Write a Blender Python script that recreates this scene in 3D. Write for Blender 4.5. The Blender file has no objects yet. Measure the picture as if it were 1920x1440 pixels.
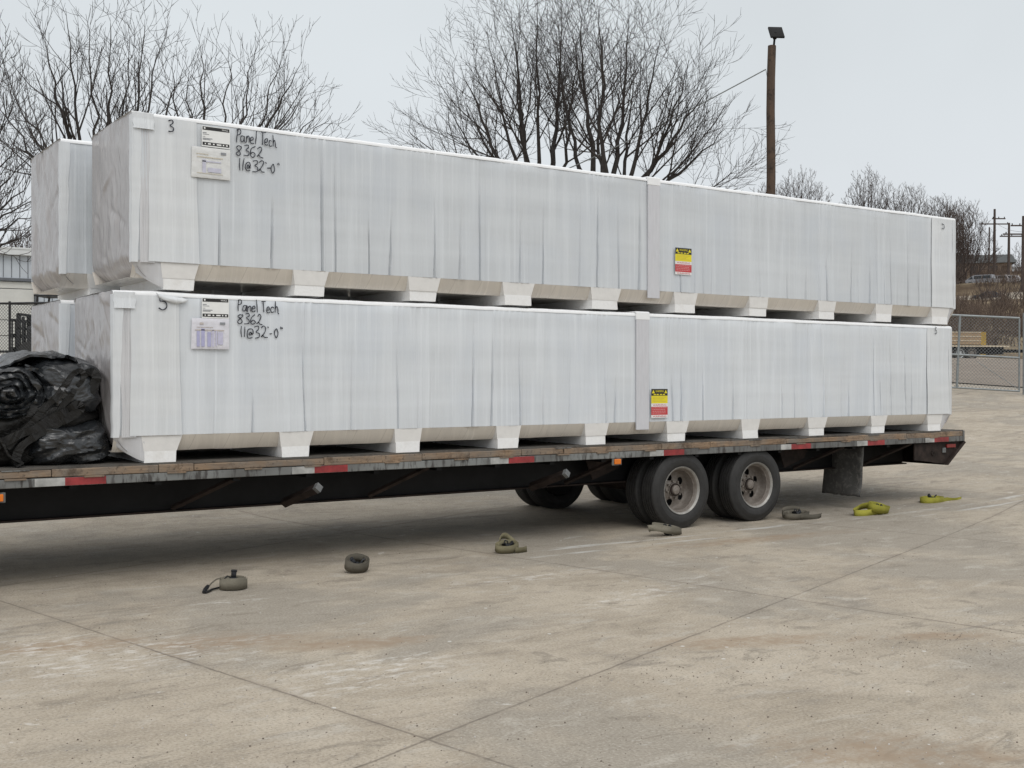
import bpy, bmesh, math, random
from mathutils import Vector, Matrix, noise
R = math.radians
sc = bpy.context.scene
col = sc.collection

# ------------------------------------------------------------------ camera
F_PX, YAW, PITCH, ROLL = 2143.0, 0.6001, -0.005, 0.001
CAM = Vector((-2.273, -8.384, 1.488))
FWD = Vector((math.sin(YAW)*math.cos(PITCH), math.cos(YAW)*math.cos(PITCH), math.sin(PITCH)))
_r = Vector((math.cos(YAW), -math.sin(YAW), 0)); _u = _r.cross(FWD)
RGT = _r*math.cos(ROLL) + _u*math.sin(ROLL); UPV = _u*math.cos(ROLL) - _r*math.sin(ROLL)
cam = bpy.data.cameras.new('camera'); cam.sensor_width = 36; cam.lens = F_PX/1920*36
cam.clip_start = 0.1; cam.clip_end = 2000
co = bpy.data.objects.new('camera', cam); col.objects.link(co)
m = Matrix((RGT, UPV, -FWD)).transposed().to_4x4(); m.translation = CAM
co.matrix_world = m; sc.camera = co

# ------------------------------------------------------------------ world, sun, exposure
SUN_EL, SUN_AZ = R(52), R(200)          # azimuth measured clockwise from +Y
w = bpy.data.worlds.new('World'); sc.world = w; w.use_nodes = True
nt = w.node_tree; nt.nodes.clear()
def N(t, **kw):
    n = nt.nodes.new(t)
    for k, v in kw.items(): setattr(n, k, v)
    return n
sky = N('ShaderNodeTexSky', sky_type='NISHITA'); sky.sun_disc = False
sky.sun_elevation = SUN_EL; sky.sun_rotation = SUN_AZ; sky.dust_density = 4; sky.air_density = 1.2
hsv = N('ShaderNodeHueSaturation'); hsv.inputs['Saturation'].default_value = 0.25
nt.links.new(sky.outputs[0], hsv.inputs['Color'])
tc = N('ShaderNodeTexCoord'); sx = N('ShaderNodeSeparateXYZ'); nt.links.new(tc.outputs['Generated'], sx.inputs[0])
rp = N('ShaderNodeValToRGB'); rp.color_ramp.interpolation = 'EASE'
rp.color_ramp.elements[0].position = 0.0; rp.color_ramp.elements[0].color = (.74, .775, .815, 1)
rp.color_ramp.elements[1].position = 0.9; rp.color_ramp.elements[1].color = (1.0, 1.0, 1.0, 1)
e = rp.color_ramp.elements.new(.3); e.color = (.70, .745, .775, 1)
e = rp.color_ramp.elements.new(.5); e.color = (.85, .87, .89, 1)
nt.links.new(sx.outputs['Z'], rp.inputs[0])
cn = N('ShaderNodeTexNoise'); cn.inputs['Scale'].default_value = 2.2; cn.inputs['Detail'].default_value = 4
nt.links.new(tc.outputs['Generated'], cn.inputs['Vector'])
mr = N('ShaderNodeMapRange'); mr.inputs['From Min'].default_value = .3; mr.inputs['From Max'].default_value = .7; mr.inputs['To Min'].default_value = 9.8; mr.inputs['To Max'].default_value = 11.1
nt.links.new(cn.outputs['Fac'], mr.inputs['Value'])
vm = N('ShaderNodeVectorMath', operation='SCALE'); nt.links.new(rp.outputs[0], vm.inputs[0]); nt.links.new(mr.outputs[0], vm.inputs['Scale'])
mx = N('ShaderNodeMix', data_type='RGBA'); mx.inputs['Factor'].default_value = 0.93
nt.links.new(hsv.outputs[0], mx.inputs['A']); nt.links.new(vm.outputs[0], mx.inputs['B'])
bg = N('ShaderNodeBackground'); bg.inputs['Strength'].default_value = 0.1
nt.links.new(mx.outputs['Result'], bg.inputs['Color'])
wo = N('ShaderNodeOutputWorld'); nt.links.new(bg.outputs[0], wo.inputs[0])
sl = bpy.data.lights.new('sun', 'SUN'); sl.energy = 0.9; sl.angle = R(35); sl.color = (1, .97, .93)
so = bpy.data.objects.new('sun', sl); col.objects.link(so)
sd = Vector((math.sin(SUN_AZ)*math.cos(SUN_EL), math.cos(SUN_AZ)*math.cos(SUN_EL), math.sin(SUN_EL)))
so.rotation_euler = sd.to_track_quat('Z', 'Y').to_euler(); so.location = sd*50
sc.view_settings.view_transform = 'Standard'; sc.view_settings.look = 'None'
sc.cycles.use_denoising = True; sc.cycles.denoising_input_passes = 'RGB_ALBEDO_NORMAL'; sc.cycles.denoising_prefilter = 'ACCURATE'
sc.view_settings.exposure = 0; sc.view_settings.gamma = 1

# ------------------------------------------------------------------ helpers
def ray(px, py): return FWD + RGT*((px-960)/F_PX) + UPV*((720-py)/F_PX)
def onY(px, py, Y=0.0): d = ray(px, py); return CAM + d*((Y-CAM.y)/d.y)
def onZ(px, py, Z=0.0): d = ray(px, py); return CAM + d*((Z-CAM.z)/d.z)
def at(px, py, D): return CAM + ray(px, py)*D

class MB:
    def __init__(s): s.v = []; s.f = []
    def add(s, vs, fs):
        o = len(s.v); s.v += [tuple(v) for v in vs]; s.f += [tuple(i+o for i in f) for f in fs]; return s
    def box(s, a, b, M=None):
        x0,y0,z0 = a; x1,y1,z1 = b
        vs = [Vector(p) for p in ((x0,y0,z0),(x1,y0,z0),(x1,y1,z0),(x0,y1,z0),(x0,y0,z1),(x1,y0,z1),(x1,y1,z1),(x0,y1,z1))]
        if M: vs = [M @ v for v in vs]
        return s.add(vs, [(0,3,2,1),(4,5,6,7),(0,1,5,4),(1,2,6,5),(2,3,7,6),(3,0,4,7)])
    def cbox(s, a, b, c=.01, M=None):      # box with chamfered edges
        bm = bmesh.new(); bmesh.ops.create_cube(bm, size=1)
        for v in bm.verts: v.co = Vector([(a[i]+b[i])/2 + v.co[i]*(b[i]-a[i]) for i in range(3)])
        bmesh.ops.bevel(bm, geom=bm.edges[:], offset=c, segments=2, affect='EDGES', profile=.5)
        bm.verts.index_update()
        vs = [M @ v.co if M else v.co.copy() for v in bm.verts]; fs = [[v.index for v in f.verts] for f in bm.faces]
        bm.free(); return s.add(vs, fs)
    def prism(s, poly, y0, y1, M=None):    # XZ polygon extruded in Y
        n = len(poly); vs = [Vector((x, y0, z)) for x, z in poly] + [Vector((x, y1, z)) for x, z in poly]
        if M: vs = [M @ v for v in vs]
        a = sum(poly[i][0]*poly[(i+1)%n][1]-poly[(i+1)%n][0]*poly[i][1] for i in range(n))
        fs = [tuple(range(n)), tuple(range(2*n-1, n-1, -1))] + [(i, i+n, (i+1)%n+n, (i+1)%n) for i in range(n)]
        if (a < 0) : fs = [f[::-1] for f in fs]
        return s.add(vs, fs)
    def tube(s, pts, rad, n=6, cap=True):
        pts = [Vector(p) for p in pts]; k = len(pts)
        if not isinstance(rad, (list, tuple)): rad = [rad]*k
        t0 = (pts[1]-pts[0]).normalized(); ref = Vector((0,0,1)) if abs(t0.z) < .9 else Vector((1,0,0))
        vs = []
        for i, p in enumerate(pts):
            t = (pts[min(i+1,k-1)]-pts[max(i-1,0)])
            t = t.normalized() if t.length > 1e-9 else t0
            a = t.cross(ref)
            if a.length < 1e-6: a = t.orthogonal()
            a.normalize(); b = t.cross(a); ref = b.cross(t) if False else ref
            for j in range(n):
                th = 2*math.pi*j/n; vs.append(p + (a*math.cos(th)+b*math.sin(th))*rad[i])
        fs = [(i*n+j, i*n+(j+1)%n, (i+1)*n+(j+1)%n, (i+1)*n+j) for i in range(k-1) for j in range(n)]
        if cap: fs += [tuple(range(n-1,-1,-1)), tuple(range((k-1)*n, k*n))]
        return s.add(vs, fs)
    def lathe(s, prof, n=48, M=None, close=False):  # profile (r, y), axis Y
        vs = []; k = len(prof)
        for j in range(n):
            th = 2*math.pi*j/n
            for r, y in prof:
                v = Vector((r*math.cos(th), y, r*math.sin(th))); vs.append(M @ v if M else v)
        fs = [(j*k+i, j*k+i+1, ((j+1)%n)*k+i+1, ((j+1)%n)*k+i) for j in range(n) for i in range(k-1)]
        return s.add(vs, fs)
    def grid(s, fn, nu, nv, wrap=False):
        vs = [fn(i, j) for i in range(nu) for j in range(nv)]
        fs = [(i*nv+j, (i+1)*nv+j, (i+1)*nv+j+1, i*nv+j+1) for i in range(nu-1) for j in range(nv-1)]
        return s.add(vs, fs)
    def build(s, name, mat, parent=None, smooth=False, fix=True):
        off = parent.matrix_basis.translation if parent and parent.parent is None else Vector()
        if parent and parent.parent: off = parent['_o'] if '_o' in parent else Vector(parent.parent.location)
        off = Vector(off)
        me = bpy.data.meshes.new(name); me.from_pydata([tuple(Vector(v)-off) for v in s.v], [], s.f)
        if fix:
            bm = bmesh.new(); bm.from_mesh(me); bmesh.ops.recalc_face_normals(bm, faces=bm.faces[:]); bm.to_mesh(me); bm.free()
        if smooth:
            me.shade_smooth() if hasattr(me, 'shade_smooth') else None
            try: me.set_sharp_from_angle(angle=R(smooth if smooth is not True else 40))
            except Exception: pass
        for mt in (mat if isinstance(mat, (list, tuple)) else [mat]): me.materials.append(mt)
        o = bpy.data.objects.new(name, me); col.objects.link(o)
        if parent: o.parent = parent
        return o

def thing(name, label, cat, loc=(0,0,0), group=None):
    o = bpy.data.objects.new(name, None); col.objects.link(o); o.location = loc
    o.matrix_basis = Matrix.Translation(Vector(loc)); o.empty_display_size = .2
    o['label'] = label; o['category'] = cat
    if group: o['group'] = group
    return o
def tag(o, label, cat, group=None):
    o['label'] = label; o['category'] = cat
    if group: o['group'] = group
    return o
def structure(o): o['kind'] = 'structure'; return o
def stuff(o): o['kind'] = 'stuff'; return o
def dup(root, loc, rz=0.0, s=1.0, label=None):
    r = root.copy(); col.objects.link(r); r.location = loc; r.rotation_euler = (0,0,rz); r.scale = (s,s,s)
    if label: r['label'] = label
    for ch in list(root.children):
        c = ch.copy(); col.objects.link(c); c.parent = r
        for g in ch.children:
            d = g.copy(); col.objects.link(d); d.parent = c
    return r

# ------------------------------------------------------------------ materials
class NT:
    def __init__(s, name):
        s.m = bpy.data.materials.new(name); s.m.use_nodes = True; s.t = s.m.node_tree
        s.p = s.t.nodes['Principled BSDF']; s.c = None
    def n(s, t, ins=None, **kw):
        n = s.t.nodes.new(t)
        for k, v in kw.items(): setattr(n, k, v)
        for k, v in (ins or {}).items(): s.set(n.inputs[k], v)
        return n
    def set(s, sock, v):
        if hasattr(v, 'is_output'): s.t.links.new(v, sock)
        else: sock.default_value = v
    def coord(s):
        if not s.c: s.c = s.n('ShaderNodeTexCoord').outputs['Object']
        return s.c
    def mapped(s, scale=(1,1,1), rot=(0,0,0), loc=(0,0,0)):
        return s.n('ShaderNodeMapping', {'Vector': s.coord(), 'Scale': scale, 'Rotation': rot, 'Location': loc}).outputs[0]
    def noise(s, scale=5, detail=4, rough=.55, vec=None, dist=0):
        return s.n('ShaderNodeTexNoise', {'Vector': vec if vec is not None else s.coord(), 'Scale': scale, 'Detail': detail, 'Roughness': rough, 'Distortion': dist}).outputs['Fac']
    def ramp(s, fac, *stops):
        r = s.n('ShaderNodeValToRGB', {'Fac': fac}); els = r.color_ramp.elements
        while len(els) < len(stops): els.new(.5)
        for el, (p, c) in zip(els, stops):
            el.position = p; el.color = (c, c, c, 1) if isinstance(c, (int, float)) else (*c, 1)
        return r.outputs[0]
    def mix(s, fac, a, b, mode='MIX'):
        n = s.n('ShaderNodeMix', data_type='RGBA', blend_type=mode)
        f = lambda v: (*v, 1) if isinstance(v, tuple) and len(v) == 3 else v
        s.set(n.inputs['Factor'], fac); s.set(n.inputs['A'], f(a)); s.set(n.inputs['B'], f(b)); return n.outputs['Result']
    def math(s, op, a, b=0.0, c=None):
        n = s.n('ShaderNodeMath', operation=op); s.set(n.inputs[0], a); s.set(n.inputs[1], b)
        if c is not None: s.set(n.inputs[2], c)
        return n.outputs[0]
    def bump(s, h, strength=.3, dist=.01, prev=None):
        n = s.n('ShaderNodeBump', {'Height': h, 'Strength': strength, 'Distance': dist})
        if prev is not None: s.set(n.inputs['Normal'], prev)
        s.set(s.p.inputs['Normal'], n.outputs[0]); return n.outputs[0]
    def out(s, colr=None, rough=.6, metal=0, spec=.5):
        if colr is not None: s.set(s.p.inputs['Base Color'], (*colr, 1) if isinstance(colr, tuple) else colr)
        s.set(s.p.inputs['Roughness'], rough); s.set(s.p.inputs['Metallic'], metal); s.set(s.p.inputs['Specular IOR Level'], spec)
        return s.m
def plain(name, c, rough=.6, metal=0, var=.25, scale=8, bump=.1, spec=.5, streak=None):
    t = NT(name); v = t.mapped(streak) if streak else None
    nz = t.noise(scale, 5, .6, v)
    lo = tuple(x*(1-var) for x in c); hi = tuple(min(1, x*(1+var)) for x in c)
    t.out(t.ramp(nz, (.3, lo), (.7, hi)), rough, metal, spec)
    if bump: t.bump(nz, bump, .01)
    return t.m

def film_mat(name, c, str_=1.0, seams=False):
    t = NT(name)
    s1 = t.noise(1, 4, .7, t.mapped((30, 3, .55)))       # fine stretched streaks
    s2 = t.noise(1, 3, .6, t.mapped((6, 2, .35), loc=(3.1,0,1)))
    s3 = t.noise(1, 2, .5, t.mapped((.5, 1, 6.5), loc=(0,2,0)))  # horizontal layers of the panels behind
    s4 = t.noise(1.3, 4, .6)
    base = t.ramp(s3, (.3, tuple(x*.93 for x in c)), (.7, tuple(min(1, x*1.05) for x in c)))
    base = t.mix(t.ramp(s4, (.35, .5), (.55, 0.0)), base, (c[0]*.93, c[1]*.955, c[2]*1.0))
    base = t.mix(t.ramp(s2, (.5, 0.0), (.68, .55)), base, tuple(min(1, x*1.16) for x in c))
    base = t.mix(t.ramp(s1, (.55, 0.0), (.72, .6)), base, tuple(min(1, x*1.24) for x in c))
    base = t.mix(t.ramp(s1, (.26, .55), (.42, 0.0)), base, tuple(x*.84 for x in c))
    if seams:
        sp = t.n('ShaderNodeSeparateXYZ', {'Vector': t.coord()})
        q = t.math('FRACT', t.math('DIVIDE', t.math('ADD', sp.outputs[0], t.math('MULTIPLY', sp.outputs[2], -.32)), .268))
        base = t.mix(t.math('MULTIPLY', t.math('LESS_THAN', q, .02), .45), base, tuple(x*.5 for x in c))
        base = t.mix(t.math('MULTIPLY', t.ramp(q, (.0, .35), (.25, 0.0)), .5), base, tuple(min(1, x*1.15) for x in c))
    t.out(base, t.ramp(s2, (.3, .40), (.7, .26)), 0, .5); t.p.inputs['Coat Weight'].default_value = .35; t.p.inputs['Coat Roughness'].default_value = .18
    b = t.bump(s1, .35*str_, .014); t.bump(s2, .4*str_, .035, b)
    return t.m
M = {}
M['film'] = film_mat('stretch_film_upper', (.60, .627, .650))
M['film2'] = film_mat('stretch_film_lower', (.66, .69, .718))
M['skirt'] = film_mat('film_over_tan_board', (.66, .615, .55), 1.0, True)
M['film_white'] = film_mat('layered_white_film', (.685, .705, .718), 1.3)
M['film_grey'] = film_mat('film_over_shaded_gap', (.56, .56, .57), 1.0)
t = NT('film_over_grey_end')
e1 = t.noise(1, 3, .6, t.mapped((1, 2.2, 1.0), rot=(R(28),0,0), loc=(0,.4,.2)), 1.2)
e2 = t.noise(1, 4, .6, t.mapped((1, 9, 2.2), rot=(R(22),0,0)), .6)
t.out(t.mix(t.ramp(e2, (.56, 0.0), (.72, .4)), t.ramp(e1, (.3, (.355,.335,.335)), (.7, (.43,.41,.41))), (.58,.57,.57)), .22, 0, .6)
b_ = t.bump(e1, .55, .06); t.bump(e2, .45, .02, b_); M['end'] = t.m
t = NT('white_foam'); n1 = t.noise(5, 6, .7); n2 = t.noise(45, 3, .6)
t.out(t.mix(t.ramp(n1, (.52, 0.0), (.72, .35)), t.ramp(n2, (.3, (.82,.825,.825)), (.7, (.88,.885,.885))), (.62,.59,.54)), .7); t.bump(n2, .25, .006); M['foam'] = t.m
M['foam_dull'] = plain('film_covered_foam', (.74,.73,.71), .45, 0, .05, 14, .15)
M['cap'] = plain('white_cap_film', (.88,.89,.9), .35, 0, .03, 20, .2)
M['strap_board'] = plain('grey_edge_board', (.595,.60,.63), .5, 0, .06, 6, .08, streak=(8,1,1))
M['ink'] = plain('marker_ink', (.03,.033,.045), .5, 0, .3, 40, 0)
M['black'] = plain('print_black', (.02,.02,.02), .5, 0, .1, 10, 0)
M['paper'] = plain('label_paper', (.82,.83,.82), .5, 0, .03, 20, .05)
M['print_grey'] = plain('print_grey', (.25,.26,.28), .5, 0, .1, 10, 0)
M['yellow_p'] = plain('print_yellow', (.80,.68,.02), .45, 0, .04, 10, 0)
M['red_p'] = plain('print_red', (.55,.045,.05), .45, 0, .06, 10, 0)
M['yellow_txt'] = plain('print_dark_yellow', (.6,.5,.05), .45, 0, .04, 10, 0)
M['tape_w'] = plain('tape_white', (.40,.40,.385), .45, 0, .35, 9, 0)
M['tape_r'] = plain('tape_red', (.27,.03,.032), .4, 0, .45, 9, 0)
M['frame'] = plain('black_frame_paint', (.006,.006,.0065), .6, 0, .6, 4, .15, .25)
M['flange'] = plain('rusty_black_steel', (.026,.018,.015), .75, 0, .6, 9, .2, .25)
M['rubber'] = plain('tyre_rubber', (.024,.0235,.023), .7, 0, .25, 14, .15)
t = NT('mud_flap_rubber'); n1 = t.noise(5, 6, .7); n2 = t.noise(16, 5, .7, None, .5)
t.out(t.mix(t.ramp(n2, (.5, 0.0), (.66, .8)), t.ramp(n1, (.3, (.05,.048,.045)), (.7, (.10,.098,.092))), (.19,.18,.165)), .65); t.bump(n1, .35, .02); M['rubber_in'] = t.m
M['dark'] = plain('dark_void', (.01,.01,.01), .9, 0, .2, 5, 0)
t = NT('dusty_wheel_steel'); nz = t.noise(9, 5, .6); n2 = t.noise(40, 3, .6)
t.out(t.mix(t.ramp(n2, (.4, 0.0), (.7, .5)), t.ramp(nz, (.3, (.17,.148,.13)), (.7, (.27,.245,.22))), (.13,.098,.075)), .55, .15); t.bump(n2, .1, .005); M['rim'] = t.m
M['rim_lip'] = plain('wheel_lip', (.33,.32,.30), .45, .3, .25, 20, .08)
M['amber'] = plain('amber_lens', (.75,.19,.015), .25, 0, .1, 20, .05)
M['redlens'] = plain('red_lens', (.20,.02,.018), .25, 0, .1, 20, .05)
M['steel'] = plain('grey_steel', (.30,.31,.31), .45, .6, .25, 12, .1)
M['dullsteel'] = plain('dull_steel', (.16,.165,.165), .6, .3, .4, 14, .1)
M['lightsteel'] = plain('bright_steel', (.50,.52,.52), .45, .3, .15, 20, .1)
def wood(name, a, b, c, sc_=(3,3,30)):
    t = NT(name); n1 = t.noise(1, 6, .65, t.mapped(sc_)); n2 = t.noise(2.3, 5, .7); n3 = t.noise(30, 3, .6)
    cc = t.mix(t.ramp(n2, (.4, 0.0), (.62, .8)), t.ramp(n1, (.3, a), (.7, b)), c)
    cc = t.mix(t.ramp(n3, (.60, 0.0), (.70, .7)), cc, (.04,.032,.026)); cc = t.mix(t.ramp(t.noise(5, 6, .75), (.52, 0.0), (.64, .75)), cc, tuple(x*.42 for x in a))
    t.out(cc, .8); t.bump(n1, .4, .008); return t.m
M['woodrail'] = wood('weathered_wood_rail', (.15,.095,.058), (.36,.255,.165), (.17,.155,.135), (5,8,55))
M['deck'] = wood('deck_wood', (.075,.065,.055), (.15,.13,.11), (.08,.08,.075), (3,30,3))
t = NT('worn_painted_rail'); n1 = t.noise(3, 6, .7); n2 = t.noise(1, 5, .65, t.mapped((22,3,5))); n3 = t.noise(.7, 2, .5)
cc = t.mix(t.ramp(n3, (.42, 0.0), (.6, .75)), t.ramp(n1, (.3, (.10,.10,.096)), (.7, (.17,.172,.168))), (.25,.262,.256))
cc = t.mix(t.ramp(n2, (.50, 0.0), (.62, .9)), cc, (.045,.04,.037)); cc = t.mix(t.ramp(t.noise(1.1, 3, .6, t.mapped(loc=(7,1,2))), (.5, 0.0), (.6, .6)), cc, (.075,.07,.065)); t.out(cc, .55, .1); t.bump(n1, .2, .006); M['rail'] = t.m
t = NT('black_vinyl'); n1 = t.noise(3.2, 5, .62, None, .8); n2 = t.noise(9, 3, .6, None, .5)
dv_ = t.n('ShaderNodeVectorMath', {0: t.mapped((1.0, .6, 1.6), rot=(0,R(-24),0)), 1: t.n('ShaderNodeVectorMath', {0: t.n('ShaderNodeTexNoise', {'Vector': t.coord(), 'Scale': 3.0, 'Detail': 2}).outputs['Color'], 1: (.28,.28,.28)}, operation='MULTIPLY').outputs[0]}, operation='ADD').outputs[0]
v1 = t.n('ShaderNodeTexVoronoi', {'Vector': dv_, 'Scale': 5.5}, feature='F1').outputs['Distance']; v2 = t.n('ShaderNodeTexVoronoi', {'Vector': dv_, 'Scale': 19.0}, feature='F1').outputs['Distance']
t.out(t.ramp(n1, (.3, (.010,.0115,.013)), (.7, (.026,.029,.033))), t.ramp(n2, (.3, .22), (.7, .40)), 0, .75)
b_ = t.bump(v1, .5, .06); b_ = t.bump(v2, .35, .02, b_); t.bump(n2, .25, .02, b_); M['tarp'] = t.m
t = NT('black_mesh_fabric'); n1 = t.noise(4, 5, .62, None, .8); n2 = t.noise(90, 2, .6)
t.out(t.ramp(n1, (.3, (.005,.0048,.0045)), (.7, (.013,.0122,.011))), .6, 0, .35)
b_ = t.bump(n1, .7, .07); t.bump(n2, .2, .005, b_); M['fabric'] = t.m
def webbing(name, a, b):
    t = NT(name); n1 = t.noise(20, 5, .7); n2 = t.noise(5, 3, .6)
    cc = t.mix(t.ramp(n2, (.35, 0.0), (.6, .7)), t.ramp(n1, (.3, a), (.7, b)), tuple(x*.55 for x in a)); t.out(cc, .85, 0, .2); t.bump(n1, .4, .006); return t.m
M['web_grey'] = webbing('grey_webbing', (.17,.155,.12), (.29,.265,.21))
M['web_olive'] = webbing('olive_webbing', (.19,.17,.105), (.30,.27,.17))
M['web_yellow'] = webbing('yellow_webbing', (.29,.275,.045), (.42,.395,.065))
M['web_dark'] = webbing('dirty_webbing', (.11,.10,.08), (.20,.18,.145))
M['hook'] = plain('black_hook', (.02,.021,.024), .4, .4, .3, 30, .1)
M['bark'] = plain('bark', (.040,.034,.031), .9, 0, .35, 12, .3)
M['twig'] = plain('twigs', (.044,.037,.034), .9, 0, .3, 4, 0)
M['barkfar'] = plain('far_bark', (.075,.056,.048), .9, 0, .3, 4, 0)
M['polewood'] = wood('pole_wood', (.055,.034,.022), (.12,.075,.048), (.075,.05,.035), (14,14,1.4))
M['galv'] = plain('galvanised_pipe', (.26,.28,.285), .5, .5, .15, 10, 0)
M['wire'] = plain('fence_wire', (.22,.235,.24), .55, .4, .1, 10, 0)
M['blackpipe'] = plain('black_pipe', (.02,.02,.022), .5, .2, .2, 10, 0)
M['blackwire'] = plain('black_coated_wire', (.055,.06,.06), .5, .2, .2, 10, 0)
M['siding'] = plain('steel_siding', (.52,.56,.60), .45, .2, .06, 2, .02)
M['seam'] = plain('siding_seam', (.12,.13,.145), .6, 0, .1, 2, 0)
M['trimw'] = plain('white_trim', (.66,.68,.68), .5, 0, .06, 3, 0)
M['doorp'] = plain('garage_door_panel', (.62,.62,.585), .5, 0, .05, 3, 0)
M['fork'] = plain('forklift_black', (.018,.018,.02), .5, .2, .4, 8, .1)
M['whiteblock'] = plain('white_barrier_paint', (.80,.81,.81), .6, 0, .06, 4, .1)
M['brush'] = plain('brush_twigs', (.115,.082,.062), .95, 0, .45, .3, 0)
M['tanwood'] = plain('new_lumber', (.36,.255,.155), .7, 0, .12, 3, .05)
M['lumline'] = plain('lumber_sticker', (.62,.53,.40), .7, 0, .1, 3, 0)
M['yellowend'] = plain('yellow_painted_ends', (.40,.26,.05), .7, 0, .12, 3, 0)
M['roof'] = plain('asphalt_shingles', (.075,.08,.08), .9, 0, .2, 3, .1)
M['brick'] = plain('tan_brick', (.34,.255,.19), .85, 0, .2, 2, .1)
M['glass'] = plain('dark_glass', (.02,.025,.03), .1, 0, .2, 3, 0)
M['silver'] = plain('silver_car_paint', (.27,.27,.285), .3, .4, .06, 3, 0)
M['whitecar'] = plain('white_car_paint', (.40,.38,.38), .35, 0, .06, 3, 0)
M['bluecar'] = plain('dark_car_paint', (.035,.04,.055), .3, .2, .1, 3, 0)
M['panel'] = plain('floodlight_glass', (.012,.015,.022), .15, .3, .3, 6, 0)

# ------------------------------------------------------------------ terrain
def knots(x, ks):
    if x <= ks[0][0]: return ks[0][1]
    for (a, va), (b, vb) in zip(ks, ks[1:]):
        if x <= b:
            u = (x-a)/(b-a); return va + (vb-va)*u
    return ks[-1][1]
def sm(x, ks, r=1.5): return (knots(x-r, ks)+knots(x, ks)*2+knots(x+r, ks))/4
KY = [(3,0),(23,1.7),(33,2.05),(45,2.1)]; KX = [(9,0),(23.6,.66)]
KH = [(90,0),(112,2.6),(118,2.7),(186,11.0),(198,11.4),(206,15.2),(222,15.9),(255,20.8),(275,21.2),(340,22)]
TD = Vector((.825, .565, 0))
def tt(x, y): return x*.825 + y*.565
def ss(x, y): return x*.565 - y*.825          # lateral, + to the right
def from_ts(t_, s_): return t_*.825 + s_*.565, t_*.565 - s_*.825
def ground_h(x, y): return sm(y, KY) + sm(x, KX) + sm(tt(x, y), KH, 2.5)

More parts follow.
